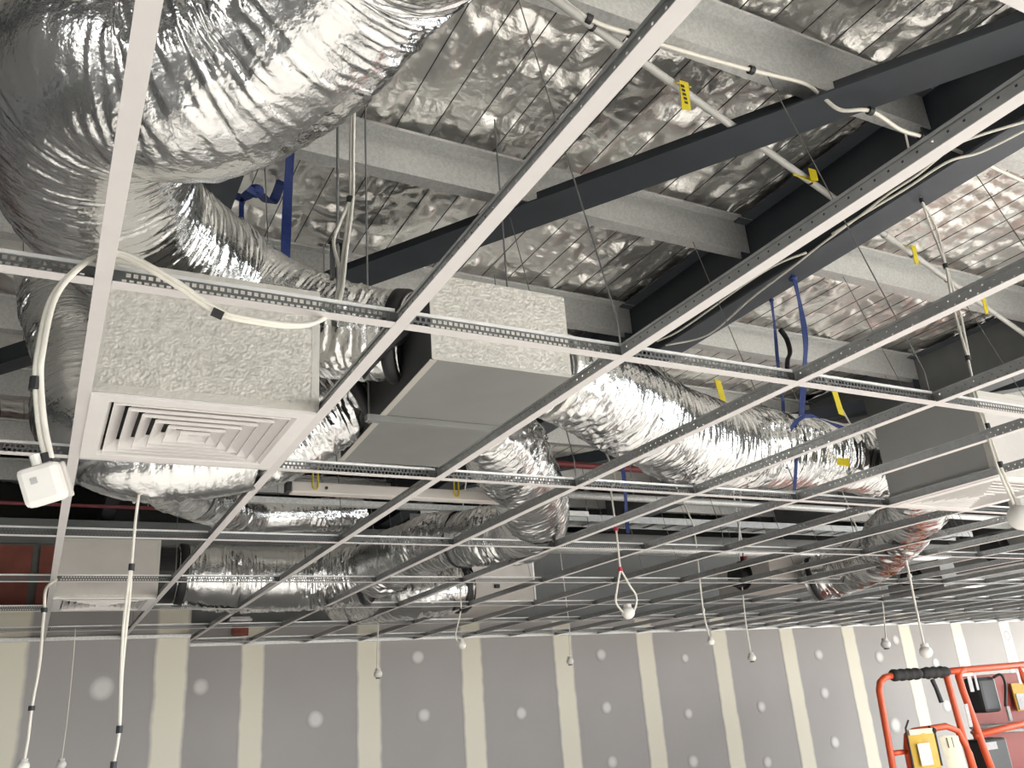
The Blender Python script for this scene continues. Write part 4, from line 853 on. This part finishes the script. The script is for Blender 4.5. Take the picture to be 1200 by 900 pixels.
for xa, xb, za, zb in ((7.02, 7.07, 1.77, 1.90), (7.11, 7.14, 1.78, 1.91), (7.70, 7.74, 1.80, 1.93)): MB().box(xa, Y - 0.034, za, xb, Y - 0.030, zb).build('white_tag', M['label'], lf)
MB().box(6.90, Y - 0.031, 1.50, 6.945, Y - 0.027, 1.68).build('white_tag', M['label'], lf)
b = MB().box(7.32, Y + 0.2, 0.98, 7.67, Y + 0.38, 1.37); b.build('battery_box', M['grey_box'], lf, bevel=0.02)
MB().box(7.36, Y + 0.192, 1.285, 7.51, Y + 0.2, 1.345).build('warning_label', M['label'], lf)
MB().box(5.85, Y - 0.05, 0.80, 9.4, Y + 0.85, ZF).build('platform_deck', M['orange'], lf, bevel=0.01)
for k in range(3):
    z0 = 0.36 + 0.15 * k
    MB().bar((6.1, Y + 0.15, z0), (8.4, Y + 0.15, z0 + 0.15), 0.05, 0.08).bar((6.1, Y + 0.22, z0 + 0.15), (8.4, Y + 0.22, z0), 0.05, 0.08).bar((6.1, Y + 0.62, z0), (8.4, Y + 0.62, z0 + 0.15), 0.05, 0.08).build('scissor_arm', M['red_panel'], lf)
MB().box(5.95, Y, 0.14, 8.6, Y + 0.8, 0.36).build('chassis', M['orange'], lf, bevel=0.02)
for x in (6.25, 8.3):
    for y in (Y + 0.04, Y + 0.76): MB().cyl((x, y - 0.06, 0.17), (x, y + 0.06, 0.17), 0.17, 24).build('wheel', M['rubber'], lf)
bag = thing('document_pouch', 'yellow document pouch with a clear window hanging on the orange lift gate', 'pouch', (6.26, Y - 0.06, 1.2))
def pouch(x0, x1, z0, z1, y, dx, th):
    b = MB(); n = 8; m = 6; vs = []
    for s in (-1, 1):
        for i in range(n + 1):
            for j in range(m + 1):
                u = i / n; w = j / m; bul = math.sin(math.pi * u) ** 0.6 * (0.35 + 0.65 * math.sin(math.pi * (0.15 + 0.7 * (1 - w))))
                vs.append((x0 + (x1 - x0) * u + dx * (1 - w), y + s * th * bul - 0.0, z0 + (z1 - z0) * w + 0.006 * math.sin(5 * u)))
    N = (n + 1) * (m + 1); fs = []
    for i in range(n):
        for j in range(m):
            a = i * (m + 1) + j; c = a + m + 1
            fs.append((a, c, c + 1, a + 1)); fs.append((N + a, N + a + 1, N + c + 1, N + c))
    return b.add(vs, fs)
pouch(6.085, 6.405, 1.22, 1.525, Y - 0.065, 0.0, 0.035).build('pouch_body', M['yellow_bag'], bag, smooth=True)
MB().box(6.13, Y - 0.107, 1.27, 6.27, Y - 0.102, 1.43).build('clear_window', M['clear'], bag)
MB().bar((6.09, Y - 0.085, 1.515), (6.40, Y - 0.085, 1.51), 0.012, 0.04).build('pouch_flap', M['cream'], bag)
MB().bar((6.07, Y - 0.07, 1.21), (6.40, Y - 0.07, 1.215), 0.05, 0.05).build('bottom_hem', M['label'], bag)
MB().tube([(6.075, Y - 0.07, 1.25), (6.08, Y - 0.07, 1.52), (6.13, Y - 0.03, 1.545), (6.18, Y - 0.03, 1.60)], 0.008, 8).build('cord', M['black'], bag)
MB().tube([(6.405, Y - 0.07, 1.25), (6.41, Y - 0.07, 1.5), (6.40, Y - 0.03, 1.54)], 0.008, 8).build('cord', M['black'], bag)
MB().ball((6.38, Y - 0.085, 1.51), 0.024, 10, 7).build('knot', M['foam'], bag)
bag2 = thing('canvas_bag', 'cream canvas bag hanging beside the yellow pouch on the lift', 'bag', (6.66, Y - 0.05, 1.1))
pouch(6.46, 6.69, 1.1, 1.455, Y - 0.06, 0.03, 0.035).build('bag_body', M['cream'], bag2, smooth=True)
for x in (6.51, 6.57): MB().bar((x, Y - 0.09, 1.37), (x + 0.004, Y - 0.085, 1.445), 0.006, 0.006).build('pleat', M['rubber'], bag2)

# ------------------------------------------------------------------ groups of repeats
GROUPS = {'flexible_duct': 'foil flexible ducts in the ceiling void', 'hanging_cable': 'white cables hanging through the grid', 'round_detector': 'round detectors on hanging cables',
          'small_detector': 'small detectors before the left wall', 'warning_tag': 'yellow tags', 'webbing_strap': 'blue webbing straps', 'steel_rafter': 'steel rafters under the roof',
          'steel_brace': 'diagonal steel braces', 'plenum_box': 'plenum boxes above the grid', 'diffuser_box': 'boxes with louvred diffusers', 'sprinkler_pipe': 'red sprinkler pipes',
          'service_pipe': 'galvanised service pipes', 'roof_cable': 'white cables fixed to the roof steel'}
for o in list(COL.objects):
    if o.parent is None and 'label' in o:
        g = GROUPS.get(o.name.split('.')[0])
        if g: o['group'] = g
